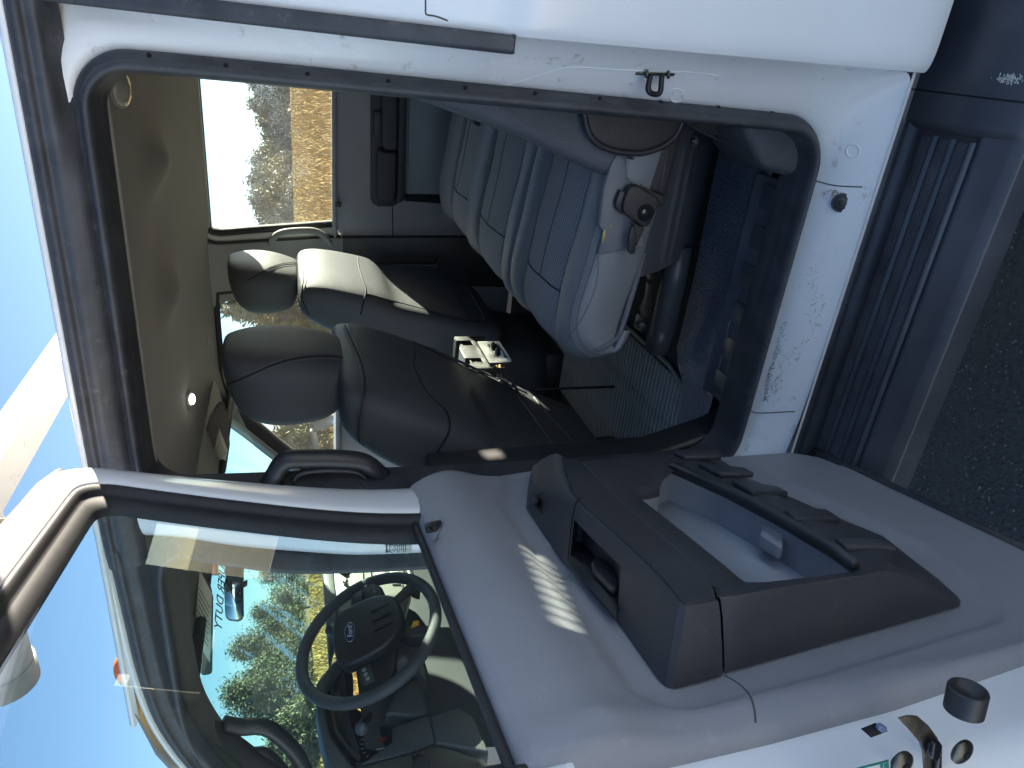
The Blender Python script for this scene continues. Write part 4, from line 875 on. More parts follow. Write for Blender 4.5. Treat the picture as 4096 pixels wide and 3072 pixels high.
# ================================================================ cup holder console between the front seats
k7 = lambda pts: q(1700, 1200, 3.318, pts)
CN = empty('cup_holder', (-.85, .85, .66)); tag(CN, 'black metal cup holder bracket with silver socket plate between the front seats', 'cup holder')
XV = -.835
def cx(pts, X=XV): return [at(x, y, X=X) for x, y in k7(pts)]
a0, a1, b1, b0_ = cx([(395, 490), (598, 882), (868, 905), (690, 560)])
ztop = .5 * (a0[2] + a1[2]); zbot = .5 * (b1[2] + b0_[2]); y1_, y0_ = max(a0[1], b0_[1]), min(a1[1], b1[1])
nose = .085
def fold(y): return [(XV, y, ztop), (XV, y, zbot)]
# face with slots built as strips between the slots
slots = [(y0_ + .13 * (y1_ - y0_) + 0, y0_ + .30 * (y1_ - y0_)), (y0_ + .70 * (y1_ - y0_), y0_ + .86 * (y1_ - y0_))]
h_ = ztop - zbot
cuts = [y0_] + [v for s_ in slots for v in s_] + [y1_]
for i in range(5):
    if i % 2 == 0: box('face_strip', (XV, (cuts[i] + cuts[i + 1]) / 2, (ztop + zbot) / 2), (.003, cuts[i + 1] - cuts[i], h_), BRKT, CN, .0006)
    else: box('face_web', (XV, (cuts[i] + cuts[i + 1]) / 2, zbot + h_ * .13), (.003, cuts[i + 1] - cuts[i] + .0006, h_ * .26), BRKT, CN, .0004)
for f in (.06, .5, .94): 
    y = y0_ + f * (y1_ - y0_); box('edge_bar', (XV - .0455, y, ztop + .0), (.088, .030 if f != .5 else .075, .003), ALU if f == .5 else BRKT, CN, .0005)
for f in (.25, .75):
    y = y0_ + f * (y1_ - y0_); ring = [(XV - .045 + .040 * math.cos(t), y + .036 * math.sin(t), ztop - .012) for t in np.linspace(0, 6.283, 25)[:-1]]
    tube('cup_ring', ring, .003, BRKT, CN, 8, close=True)
    loft('cup_sleeve', [[np.array((XV - .045 + .038 * math.cos(t), y + .034 * math.sin(t), z)) for t in np.linspace(0, 6.283, 25)[:-1]] for z in (ztop - .012, zbot)], BRKT, CN)
for y in (y0_, y1_): box('end_plate', (XV - .045, y, (ztop + zbot) / 2 - .02), (.092, .003, h_ + .04), BRKT, CN, .0006)
for f in (.04, .33, .62, .96): disc('rivet', (XV - .006, y0_ + f * (y1_ - y0_), ztop + .002), (0, 0, 1), .0028, CHROME, CN, .0012, 10)
pz = zbot + .001
pc_ = [at(x, y, Z=pz) for x, y in k7([(690, 560), (705, 550), (970, 546), (985, 556), (1138, 795), (1140, 815), (1125, 826), (855, 836)])]
prism('socket_plate', pc_, (0, 0, -.003), ALU, CN, .0008)
gk = [at(x, y, Z=pz + .0006) for x, y in k7([(830, 600), (845, 585), (965, 580), (990, 600), (1088, 755), (1085, 768), (965, 772), (930, 750)])]
prism('socket_gasket', gk, (0, 0, .0022), BLKG, CN, .0006)
for x, y in ((915, 615), (970, 690)):
    p = at(*k7([(x, y)])[0], Z=pz + .003); d0 = disc('socket_cap', p, (0, 0, 1), .0125, BLK, CN, .006, 24, .0105); disc('socket_pin', p + np.array((0, 0, .006)), (0, 0, 1), .005, CHROME, d0, .0035, 16, .004)
for x, y in ((848, 600), (960, 592), (950, 745), (1050, 742)): disc('plate_screw', at(*k7([(x, y)])[0], Z=pz + .0028), (0, 0, 1), .0032, CHROME, CN, .0014, 10)
for pts, c_ in (([(945, 870), (960, 950), (970, 1000), (1005, 1040), (1160, 1105)], (.55, .5, .42)), ([(990, 865), (1000, 960), (1020, 1030), (1080, 1060)], (.6, .52, .4)), ([(920, 870), (880, 970)], (.3, .3, .3)), ([(1000, 1000), (1000, 1060), (950, 1100)], (.5, .48, .45))):
    tube('wire', spline([at(x, y, X=XV - .02) for x, y in k7(pts)], 16), .0016, mat('wire_%d' % int(c_[0] * 100 + c_[2] * 10), c_, .5), CN, 6)
for x, y in ((955, 940), (1000, 930)): tube('wire_terminal', [at(*k7([(x - 8, y - 60)])[0], X=XV - .02), at(*k7([(x + 6, y + 60)])[0], X=XV - .02)], .004, mat('brass', (.55, .42, .2), .35, .9), CN, 8)
for y in (y0_ + .03,): tube('console_stem', [(XV - .088, y, .655), (XV - .088, y, zbot + .01)], .004, RUBM, CN, 8)
tube('cable', spline([at(1160 / 3.318 + 1700, 1105 / 3.318 + 1200, X=XV - .02), at(2075, 1560, X=-.9), at(2110, 1590, X=-.95)], 10), .004, mat('cable_blue', (.02, .03, .07), .5), CN, 8)
# ================================================================ far side of the cab
def fY(z): return 1.865 - .125 * max(0, (z - 1.42) / .5)
def fq(x, y, off=0):
    Y_ = 1.85
    for _ in range(6): p = at(x, y, Y=Y_); Y_ = fY(p[2]) + off
    return p
def c2(pts): return q(1000, 0, 1.659, pts)
FD = empty('passenger_rear_door', (-.4, 1.86, .7), TRK); FD['label'] = 'closed rear door on the far side, grey trim with charcoal armrest'
def flat(name, pts, Y, m_, par, th=.01, bev=.003, seg=2): return prism(name, [at(x, y, Y=Y) for x, y in pts], (0, th, 0), m_, par, bev, seg)
ft = flat('trim_panel', [(1336, 75), (1336, 886), (1345, 925), (1362, 949), (1600, 950), (2300, 948), (2300, 110)], 1.862, TRIMG, FD, .06, .012, 4)
tube('trim_parting_line', [at(x, y, Y=1.861) for x, y in c2([(946, 1372), (946, 1572)])], .0018, DS, FD, 6)
box('belt_ledge', (-.42, 1.855, 1.432), (.72, .03, .018), TRIMG, FD, .007)
flat('armrest_backing', c2([(800, 400), (800, 1320), (815, 1350), (850, 1372), (945, 1372), (1000, 1340), (1000, 400)]), 1.853, TRIMD, FD, .012)
flat('armrest', c2([(880, 400), (993, 400), (983, 1004), (892, 1000), (880, 960)]), 1.79, TRIMD, FD, .06, .012, 4)
flat('pull_handle', c2([(850, 990), (890, 1003), (980, 1010), (972, 1340), (905, 1346), (862, 1326), (850, 1290)]), 1.785, TRIMD, FD, .07, .014, 4)
flat('release_lever', c2([(818, 735), (880, 733), (884, 906), (832, 908), (818, 890)]), 1.835, BLK, FD, .012, .004)
flat('armrest_ledge', c2([(990, 400), (1048, 400), (1030, 1325), (1000, 1348), (974, 1346)]), 1.80, TRIMD, FD, .055, .006)
flat('pocket_panel', c2([(1060, 400), (1400, 400), (1400, 1290), (1046, 1290)]), 1.852, POCK, FD, .01, .002)
flat('pocket_dark_gap', c2([(1030, 1290), (1400, 1300), (1400, 1360), (1030, 1335)]), 1.848, mat('gap_black', (.006, .006, .007), .8), FD, .012, .002)
flat('lock_slider', c2([(565, 1340), (606, 1342), (606, 1376), (566, 1372)]), 1.84, BLK, FD, .012, .002)
# its window: wet glass, black channel, pale frame
wp = [(746, 75), (1333, 75), (1333, 600), (1336, 886), (1200, 897), (1000, 911), (880, 921), (835, 916), (812, 895), (803, 860), (790, 700)]
mesh_obj('window_glass', [fq(x, y) for x, y in wp], [tuple(range(len(wp)))], GLASS_F, FD, False)
def fband(name, a, b_, m_, par, off0=0, off1=0, n=40, th=.03):
    A = resample(a, n); B = resample(b_, n)
    P = [fq(x, y, off0) for x, y in A]; Q = [fq(x, y, off1) for x, y in B]
    return loft(name, [[p + np.array((0, th, 0)) for p in P], P, Q, [p + np.array((0, th, 0)) for p in Q]], m_, par, closed=False)
inner = [(744, 75), (790, 700), (803, 860), (812, 895), (835, 916), (880, 921), (1000, 911), (1200, 897), (1336, 886)]
mid = [(738, 75), (782, 700), (796, 870), (806, 912), (832, 938), (880, 945), (1000, 935), (1200, 920), (1342, 908)]
outer = [(726, 75), (772, 700), (786, 880), (796, 940), (830, 968), (880, 974), (1000, 966), (1200, 955), (1360, 945)]
fband('window_channel', inner, mid, RUBM, FD, -.004, -.012); fband('window_frame', mid, outer, mat('pale_frame', (.55, .54, .50), .4), FD, -.012, -.008)
tube('frame_seal', [fq(x, y, -.014) for x, y in resample(outer, 30)], .006, RUBM, FD, 8)
# far B pillar: upper trim, dark lower trim, grab handle
BP = empty('passenger_pillar', (-.85, 1.83, .7), TRK)
prism('upper_trim', [fq(x, y, -.02) for x, y in [(780, 960), (800, 1010), (835, 1150), (855, 1235), (880, 1215), (960, 1195), (1060, 1150), (1300, 1120), (1390, 1080), (1390, 952), (1200, 958), (1000, 970), (880, 978), (830, 974)]], (0, .05, 0), PILG, BP, .006, 3)
prism('lower_trim', [at(x, y, Y=1.84) for x, y in [(1370, 949), (1370, 1130), (2300, 1160), (2300, 945)]], (0, .05, 0), BLK, BP, .006)
prism('belt_guide', [at(x, y, Y=1.80) for x, y in s6([(830, 95), (1235, 95), (1255, 60), (1255, 150), (1240, 155), (850, 110)])], (0, .03, 0), BLK, BP, .004)
GH = empty('grab_handle', fq(1180, 950, -.05), TRK)
hp = [fq(x, y, o_) for (x, y), o_ in zip(c2([(130, 1640), (150, 1590), (200, 1548), (300, 1532), (420, 1532), (480, 1560), (520, 1600), (545, 1640)]), (-.005, -.03, -.05, -.055, -.055, -.05, -.03, -.005))]
tube('handle_bar', spline(hp, 30), .0125, PILG, GH, 12)
# passenger front door window (wet), its frame and roof rail trim
PW = empty('passenger_front_door', (-1.4, 1.86, .7), TRK)
def w3(X, z): return np.array((X, fY(z), z))
gw = [w3(-.985, 1.40), w3(-.97, 1.85), w3(-1.0, 1.872), w3(-1.38, 1.872), w3(-1.95, 1.50), w3(-1.97, 1.40)]
mesh_obj('window_glass', gw, [tuple(range(6))], GLASS_R, PW, False)
tube('window_channel', spline([g + np.array((0, -.01, 0)) for g in [w3(-.985, 1.39), w3(-.978, 1.6), w3(-.97, 1.84), w3(-1.0, 1.872), w3(-1.2, 1.875), w3(-1.38, 1.868), w3(-1.66, 1.69), w3(-1.95, 1.50)]], 50), .012, RUBM, PW, 8)
prism('trim_panel', [(-.96, 1.865, .68), (-.96, 1.865, 1.42), (-2.0, 1.865, 1.42), (-2.0, 1.865, .68)], (0, .06, 0), TRIMG, PW, .01)
box('belt_ledge', (-1.47, 1.855, 1.42), (1.0, .03, .02), TRIMG, PW, .007)
# roof side rail trim above the far windows and body skin outside
loft('side_rail_trim', [[np.array((x, y, z)) for x in np.linspace(-1.42, .36, 10)] for y, z in ((1.76, 1.872), (1.775, 1.885), (1.79, 1.91), (1.80, 1.93))], HEADL, head, closed=False)
mesh_obj('passenger_side_skin', [(-2.1, 1.935, .62), (.36, 1.935, .62), (.36, 1.935, 1.435), (-2.1, 1.935, 1.435)], [(0, 1, 2, 3)], WHITE, TRK, False)
mesh_obj('passenger_rear_pillar', [(-.035, 1.866, 1.0), (.36, 1.866, 1.0), (.36, 1.76, 1.93), (-.055, 1.76, 1.93)], [(0, 1, 2, 3)], PILG, TRK, False)
# far door mirror seen through the passenger window: two framed mirror heads on arms
MR = empty('door_mirror', (-1.8, 2.2, 1.4), TRK)
def mq(pts, Y=2.22): return [at(x, y, Y=Y) for x, y in s6(pts)]
prism('mirror_arm', mq([(395, 1205), (440, 1210), (475, 1360), (425, 1365)]), (0, .04, 0), BLK, MR, .008)
prism('mirror_arm', mq([(585, 1150), (640, 1160), (690, 1340), (640, 1345)]), (0, .04, 0), BLK, MR, .008)
prism('mirror_head', mq([(395, 1150), (640, 1070), (655, 1160), (420, 1215)]), (0, .08, 0), BLK, MR, .015)
prism('mirror_glass', mq([(530, 1120), (600, 1085), (612, 1142), (545, 1150)], 2.218), (0, .002, 0), mat('mirror_silver', (.8, .82, .85), .02, 1), MR, 0)
prism('mirror_cap', mq([(605, 1330), (690, 1315), (695, 1365), (610, 1365)]), (0, .05, 0), GREY7, MR, .006)
# ================================================================ near B pillar, front door opening, windshield
FO = empty('front_door_opening', (-1.2, .1, .7), TRK)
fl = [(-.925, .74), (-.925, 1.50), (-.890, 1.72), (-.862, 1.800), (-.875, 1.838), (-.905, 1.858), (-.96, 1.864), (-1.10, 1.864), (-1.30, 1.860), (-1.42, 1.840), (-1.55, 1.79), (-1.70, 1.70), (-1.90, 1.55), (-2.0, 1.42), (-2.02, 1.2), (-2.02, .74)]
fl = [tuple(p) for p in resample(spline(fl, 160), 90)]
def yB(x, z): return .10 + .035 * max(0, (z - 1.31) / .6)
def fin(l, d):
    P = np.array(l); o_ = []
    for i in range(len(P)):
        t = P[min(i + 1, len(P) - 1)] - P[max(i - 1, 0)]; t /= np.linalg.norm(t) + 1e-9; o_.append(P[i] + np.array((-t[1], t[0])) * d)
    return o_
def fring(d, dy): return [np.array((x, yB(x, z) + dy, z)) for x, z in fin(fl, d)]
fseal = loft('door_seal', [fring(d, dy) for d, dy in ((-.005, .004), (-.004, -.012), (.010, -.014), (.014, -.028), (.024, -.028), (.027, -.012), (.028, .004))], RUB, FO, closed=False)
fhead = loft('opening_trim', [fring(d, dy) for d, dy in ((.027, .002), (.028, .02), (.034, .06), (.040, .10))], HEADE, FO, closed=False)
# roof edge strips run on over the front opening, the gutter line curving down the A pillar
ro_ = [(-.86, 1.918), (-1.02, 1.912), (-1.16, 1.906), (-1.29, 1.891), (-1.39, 1.865), (-1.47, 1.835), (-1.60, 1.78), (-1.75, 1.70), (-2.0, 1.55)]
rl_ = resample(spline(ro_, 60), 40)
def gring(d, y): 
    o_ = []
    for i in range(len(rl_)):
        t = rl_[min(i + 1, len(rl_) - 1)] - rl_[max(i - 1, 0)]; t /= np.linalg.norm(t); p = rl_[i] + np.array((-t[1], t[0])) * d; o_.append(np.array((p[0], y, p[1])))
    return o_
loft('gutter_strip', [gring(d, y) for d, y in ((.0, .125), (.0, .108), (.012, .094), (.020, .096), (.026, .106), (.034, .100), (.044, .106), (.056, .122))], RUB, FO, closed=False)
loft('roof_edge', [gring(d, y) for d, y in ((.002, .13), (-.004, .106), (-.012, .108), (-.016, .14))], WHITE, FO, closed=False)
# white pillar face between both openings
pf_ = [(-.80, .70), (-.80, 1.30), (-.80, 1.60), (-.80, 1.75), (-.78, 1.83), (-.76, 1.88)]
PB = loft('centre_pillar', [[np.array((x0 + 0, .055 + .05 * max(0, (z - 1.31) / .6), z)) for z in np.linspace(.66, 1.90, 24)] for x0 in (-.775, -.80)] + [[np.array((np.interp(z, [.66, 1.5, 1.72, 1.80, 1.9], [-.922, -.922, -.887, -.86, -.85]) + k_, .06 + o_ + .05 * max(0, (z - 1.31) / .6), z)) for z in np.linspace(.66, 1.90, 24)] for k_, o_ in ((.02, .0), (.003, .02), (-.004, .045))], WHITE, FO, closed=False); subd(PB, 1)
# emission label on the pillar
lbp = q(1000, 2000, 1.547, [(832, 262), (998, 272), (1000, 308), (978, 328), (834, 325)])
lh = [hit([PB], x, y, .0008) for x, y in lbp]
if all(v is not None for v in lh):
    EL = empty('pillar_label', lh[0], TRK); prism('label_sheet', lh, (0, -.0003, 0), PAPER, EL, 0)
    for k_, xx in enumerate((845, 890, 902, 914, 926, 938, 950, 962)):
        a_, b_ = [hit([PB], *p, .0014) for p in q(1000, 2000, 1.547, [(xx, 268), (xx + 1, 320 - (k_ % 3) * 6)])]
        if a_ is not None and b_ is not None: tube('label_text_line', [a_, b_], .0008 if k_ else .0014, INK, EL, 4)
    a_, b_ = [hit([PB], *p, .0015) for p in q(1000, 2000, 1.547, [(868, 322), (868, 268)])]
    if a_ is not None: text('label_script', 'Ford', (a_ + b_) / 2, b_ - a_, (-.01, 0, .2), .016, INK, EL, .0002, font_shear=.4)
# grab handle on the inside of the near B pillar
BH = empty('pillar_grab_handle', at(1350, 1900, Y=.13), TRK)
bhp = [at(x, y, Y=.118 if 0 < i < 8 else .135) for i, (x, y) in enumerate(s6([(120, 1560), (165, 1490), (205, 1425), (260, 1390), (400, 1385), (560, 1385), (720, 1400), (800, 1435), (880, 1500), (990, 1560)]))]
tube('handle_bar', spline(bhp, 40), .017, BLK, BH, 14)
tube('handle_inner', spline([at(x, y, Y=.122) for x, y in s6([(290, 1540), (320, 1490), (420, 1465), (560, 1460), (700, 1470), (760, 1510), (770, 1550)])], 24), .006, BLK, BH, 10)
prism('handle_foot', [at(x, y, Y=.135) for x, y in s6([(100, 1530), (200, 1480), (300, 1555), (300, 1590), (90, 1590)])], (0, .02, 0), BLK, BH, .006)
prism('handle_foot', [at(x, y, Y=.135) for x, y in s6([(760, 1560), (820, 1470), (900, 1500), (1040, 1560), (1040, 1590), (760, 1590)])], (0, .02, 0), BLK, BH, .006)
# windshield
WS = empty('windshield', (-1.8, .97, 1.5), TRK)
def wsp(u, y):      # u 0 top .. 1 bottom
    bow = .10 * ((y - .97) / .8) ** 2
    return np.array((-1.475 - .72 * u + bow * (1 - .3 * u), y, 1.862 - .40 * u - .02 * ((y - .97) / .8) ** 2))
wg = grid('windshield_glass', wsp, np.linspace(0, 1, 10), np.linspace(.16, 1.78, 20), GLASS_W, WS)
tube('windshield_top_band', [wsp(-.005, y) + np.array((.006, 0, -.006)) for y in np.linspace(.15, 1.79, 20)], .014, RUBM, WS, 8)
# sun strip with the lettering, mirrored from inside
def pxhit(pts, lf=.003): return [hit([wg], x, y, lf) for x, y in pts]
g5 = lambda pts: q(800, 2150, 2.2114, pts)
bs_ = pxhit(g5([(196, 205), (150, 820)]), .004)
STRIP = mat('sun_strip_letters', (.05, .06, .07), .5)
if all(v is not None for v in bs_):
    a_, b_ = bs_
    up = wsp(0, .6) - wsp(.1, .6); t_ = text('strip_lettering', 'SUPER DUTY', (a_ + b_) / 2, a_ - b_, up, .047, STRIP, WS, .0004, font_shear=.25)
    # read from outside: mirror along the strip
    c_ = (a_ + b_) / 2; d_ = (a_ - b_) / np.linalg.norm(a_ - b_); L_ = np.linalg.norm(a_ - b_)
    s_vals = [(np.array(v.co) - c_) @ d_ for v in t_.data.vertices]; w_ = max(s_vals) - min(s_vals)
    for v in t_.data.vertices:
        p = np.array(v.co); s_ = (p - c_) @ d_; v.co = Vector(p - d_ * s_ - d_ * (s_ * L_ / w_))
# front header, A pillars
loft('front_header', [[np.array((x, y, z)) for y in np.linspace(.16, 1.78, 10)] for x, z in ((-1.30, 1.90), (-1.42, 1.868), (-1.47, 1.850), (-1.49, 1.862))], HEADL, head, closed=False)
apl = [(-1.36, .215, 1.865), (-1.46, .21, 1.825), (-1.60, .205, 1.735), (-1.75, .20, 1.63), (-2.02, .195, 1.46)]
tube('pillar_trim', spline(apl, 20), .036, mat('apillar_dark', (.05, .05, .05), .6), FO, 12)
apr = [at(850, 1590, Y=1.70), at(930, 1660, Y=1.70), at(1010, 1720, Y=1.71), at(1110, 1800, Y=1.72), at(1250, 1900, Y=1.73)]
PA = tube('pillar_trim', spline(apr, 20), .045, mat('apillar_dark', (.05, .05, .05), .6), PW, 12)
tube('pillar_strip', [p + np.array((.0, -.06, .0)) for p in spline(apr, 20)], .016, PILG, PW, 8)
# A-pillar grab handle, bottom of the picture
AH = empty('pillar_grab_handle', at(1020, 2960, Y=.22), TRK)
a5 = lambda pts: q(0, 2000, 1.547, pts)
ahp = [at(x, y, Y=.215) for x, y in a5([(1380, 1385), (1500, 1405), (1600, 1400), (1680, 1425), (1760, 1490), (1840, 1580), (1900, 1700)])]
tube('handle_bar', spline(ahp, 30), .019, BLK, AH, 12)
tube('handle_bar', spline([at(x, y, Y=.225) for x, y in a5([(1440, 1600), (1600, 1560), (1680, 1590), (1760, 1680)])], 16), .013, BLK, AH, 12)
# sun visors with warning labels
def visor(pts, Y, lpts, lines, nm='sun_visor'):
    V_ = empty(nm, at(*pts[0], Y=Y), TRK); o = prism('visor_pad', [at(x, y, Y=Y) for x, y in pts], (0, .018, 0), mat('visor_fabric', (.10, .095, .085), .9, var=.08, bump=('noise', 700, .3, .0008)), V_, .008, 4)
    prism('visor_label', [at(x, y, Y=Y - .001) for x, y in lpts], (0, .0006, 0), mat('label_cream', (.62, .60, .50), .7), V_, 0)
    L4 = [np.array(p, float) for p in lpts]
    for i in range(lines):
        f = .25 + .65 * i / lines; a_ = L4[0] * (1 - f) + L4[3] * f; b_ = L4[1] * (1 - f) + L4[2] * f
        a2 = a_ * .95 + b_ * .05; b2 = a_ * (.12 + .05 * (i % 3)) + b_ * (.88 - .05 * (i % 3)); tube('label_text_line', [at(*a2, Y=Y - .0016), at(*b2, Y=Y - .0016)], .0008, INK, V_, 4)
    return V_
c5 = lambda pts: q(0, 1000, 1.659, pts)
visor(c5([(1465, 1008), (1490, 1030), (1512, 1110), (1525, 1300), (1500, 1470), (1480, 1515), (1330, 1505), (1305, 1480), (1330, 1330), (1390, 1110), (1430, 1040)]), 1.30, c5([(1455, 1180), (1512, 1330), (1478, 1495), (1418, 1350)]), 6)
visor(a5([(1235, 420), (1305, 560), (1318, 620), (1312, 1085), (1250, 1095), (1190, 1020), (1170, 880), (1205, 620)]), .52, a5([(1235, 430), (1312, 580), (1300, 1010), (1203, 850)]), 8)
# interior mirror
MI = empty('rear_view_mirror', at(940, 2400, Y=.72), TRK)
mpx = g5([(222, 345), (380, 372), (385, 690), (370, 730), (330, 745), (250, 735), (222, 700), (210, 450)])
prism('mirror_case', [at(x, y, Y=.72) for x, y in mpx], (-.02, .02, 0), BLK, MI, .006, 3)
mcen = np.array(mpx).mean(0)
prism('mirror_glass', [at(*(mcen + (np.array(p) - mcen) * .88), Y=.7185) for p in mpx], (0, .0008, 0), mat('mirror_silver', (.8, .82, .85), .02, 1), MI, 0)
prism('mirror_mount', [at(x, y, Y=.78) for x, y in g5([(222, 150), (382, 150), (382, 372), (220, 345)])], (-.03, .02, 0), BLK, MI, .004)
prism('mirror_tab', [at(x, y, Y=.718) for x, y in g5([(383, 405), (420, 390), (418, 430), (385, 450)])], (0, .01, 0), BLK, MI, .002)
# ================================================================ dashboard and steering wheel
DB = empty('dashboard', (-1.8, .97, 1.2), TRK)
def dtop(x, y): return np.array((x - (.16 if y > .65 else 0) * max(0, (x + 2.0) / .4), y, 1.462 + .055 * math.exp(-((y - .40) / .22) ** 4) * math.exp(-((x + 1.72) / .16) ** 2) - .03 * max(0, (-1.75 - x)) ))
grid('dash_top', dtop, np.linspace(-2.22, -1.60, 24), np.linspace(.19, 1.78, 50), DASHM, DB)
loft('dash_face', [[np.array((x - (.16 if y > .65 else 0), y, z)) for y in (.19, .3, .5, .62, .68, .8, 1.1, 1.4, 1.78)] for x, z in ((-1.60, 1.462), (-1.62, 1.43), (-1.66, 1.25), (-1.70, 1.05), (-1.80, .9), (-1.85, .66))], DASHM, DB, closed=False)
bpx = lambda pts: q(1000, 2000, 1.547, pts)
def by(pts, Y): return [at(x, y, Y=Y) for x, y in bpx(pts)]
def bxx(pts, X): return [at(x, y, X=X) for x, y in bpx(pts)]
# instrument hood: outer shell seen edge-on and the dark cluster behind it
prism('cluster_hood', bxx([(408, 1130), (500, 1010), (570, 950), (610, 960), (520, 1060), (470, 1150), (468, 1300), (500, 1450), (560, 1540), (640, 1640), (680, 1720), (560, 1720), (470, 1560), (425, 1380), (408, 1260)], -1.60), (-.10, 0, 0), DASHM, DB, .010, 3)
prism('cluster_bezel', bxx([(455, 1140), (560, 1010), (615, 990), (640, 1100), (640, 1270), (880, 1450), (890, 1480), (720, 1640), (640, 1630), (560, 1520), (490, 1420), (455, 1280)], -1.64), (-.06, 0, 0), mat('cluster_black', (.008, .008, .009), .3), DB, .004)
prism('cluster_ring', bxx([(498, 1130), (580, 1040), (605, 1040), (540, 1110), (518, 1150), (512, 1280), (540, 1420), (620, 1530), (690, 1590), (670, 1610), (590, 1530), (520, 1430), (496, 1290)], -1.632), (-.006, 0, 0), mat('cluster_grey', (.06, .058, .05), .5), DB, .001)
gc = bxx([(800, 1515)], -1.628)[0]
disc('gauge_face', gc, (1, -.05, .1), .052, mat('gauge_black', (.006, .006, .007), .35), DB, .003, 36)
for i in range(14):
    t = math.radians(200 - i * 17); p = gc + np.array((.005, .040 * math.cos(t), .040 * math.sin(t))); p2 = gc + np.array((.005, .047 * math.cos(t), .047 * math.sin(t))); tube('gauge_tick', [p, p2], .0008, PAPER, DB, 4)
prism('gauge_red_arc', [at(x, y, X=-1.620) for x, y in bpx([(790, 1482), (840, 1462), (846, 1478), (800, 1500)])], (-.0006, 0, 0), RED, DB, 0)
tube('gauge_needle', [at(*bpx([(830, 1535)])[0], X=-1.619), at(*bpx([(775, 1545)])[0], X=-1.619)], .0014, mat('needle', (.8, .8, .75), .5), DB, 6)
# left lower dash pieces
prism('knee_panel', bxx([(880, 1410), (1090, 1330), (1115, 1335), (1150, 1500), (1000, 1560), (680, 1640), (760, 1580), (885, 1490)], -1.58), (-.05, 0, 0), DASHM, DB, .006, 3)
prism('knee_panel', bxx([(1120, 1335), (1290, 1280), (1390, 1340), (1480, 1560), (1150, 1500)], -1.57), (-.05, 0, 0), DASHM, DB, .006, 3)
prism('switch_bank', bxx([(680, 1650), (945, 1575), (1140, 1505), (1440, 1600), (1560, 1720), (680, 1720)], -1.575), (-.05, 0, 0), DASHD, DB, .006, 3)
prism('headlamp_switch', bxx([(1000, 1570), (1075, 1545), (1085, 1590), (1010, 1615)], -1.572), (-.004, 0, 0), BLKG, DB, .003)
disc('dial_knob', bxx([(1060, 1655)], -1.57)[0], (1, 0, .15), .022, BLK, DB, .015, 28)
# pillar-side pad: big grey lower door opening panel at the right of the wheel
prism('knee_bolster', bxx([(890, 1185), (1035, 1085), (1060, 1130), (1110, 1320), (1010, 1340), (890, 1320), (830, 1330)], -1.59), (-.05, 0, 0), DASHM, DB, .01, 3)
# centre stack, sunlit
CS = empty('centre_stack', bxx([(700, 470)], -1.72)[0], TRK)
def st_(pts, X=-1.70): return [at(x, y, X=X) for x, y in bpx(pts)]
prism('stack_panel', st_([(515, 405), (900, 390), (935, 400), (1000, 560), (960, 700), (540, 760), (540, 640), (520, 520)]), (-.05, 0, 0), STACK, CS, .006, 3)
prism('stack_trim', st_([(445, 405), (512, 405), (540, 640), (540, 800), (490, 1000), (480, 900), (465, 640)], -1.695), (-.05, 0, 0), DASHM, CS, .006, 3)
for pts, m_ in (([(545, 420), (560, 410), (620, 408), (640, 420), (610, 450), (575, 460), (550, 445)], DASHD), ([(575, 500), (605, 490), (612, 600), (585, 615)], GREY7), ([(690, 440), (703, 436), (708, 545), (694, 550)], DASHD), ([(648, 530), (662, 526), (664, 575), (652, 578)], DASHD), ([(770, 410), (830, 405), (850, 500), (790, 510)], GREY7), ([(860, 400), (905, 398), (935, 520), (880, 520)], GREY7), ([(905, 400), (915, 398), (960, 560), (945, 565)], DASHD), ([(730, 420), (748, 418), (768, 520), (750, 522)], DASHD)):
    prism('stack_control', st_(pts, -1.694), (-.01, 0, 0), m_, CS, .003)
for x, y in ((582, 432), (592, 508)): disc('stack_knob', st_([(x, y)], -1.69)[0], (1, -.1, .2), .010, CHROME, CS, .008, 20)
prism('stack_lower', st_([(950, 395), (1000, 400), (1060, 560), (1000, 540)], -1.68), (-.05, 0, 0), DASHD, CS, .01)
# steering wheel
SW = empty('steering_wheel', (-1.5, .455, 1.43), TRK)
WC = np.array((-1.50, .455, 1.428)); tilt = math.radians(26)
wn = np.array((math.cos(tilt), 0, math.sin(tilt))); wu = np.array((-math.sin(tilt), 0, math.cos(tilt))); wv = np.array((0, 1.0, 0))
def wp_(a, b_, h=0): return WC + wv * a + wu * b_ + wn * h
tube('wheel_rim', [wp_(.197 * math.cos(t), .197 * math.sin(t)) for t in np.linspace(0, 2 * math.pi, 65)[:-1]], .0165, LEAF, SW, 14, close=True)
hubp = [(-.085, .075), (.0, .088), (.085, .075), (.10, .02), (.09, -.06), (.045, -.105), (-.045, -.105), (-.09, -.06), (-.10, .02)]
prism('hub_pad', [wp_(a, b_, -.005) for a, b_ in [tuple(p) for p in spline(hubp, 40, True)]], wn * .045, mat('hub_black', (.018, .018, .019), .45, var=.1, bump=('noise', 600, .3, .0006)), SW, .010, 4)
for i in (-1, 0, 1): 
    prism('hub_groove', [wp_(a, b_, .0405) for a, b_ in ((i * .035 - .004, -.03), (i * .035 + .004, -.03), (i * .035 + .004, -.085), (i * .035 - .004, -.085))], wn * .0012, mat('hole_black', (.002, .002, .002), .9), SW, .0008)
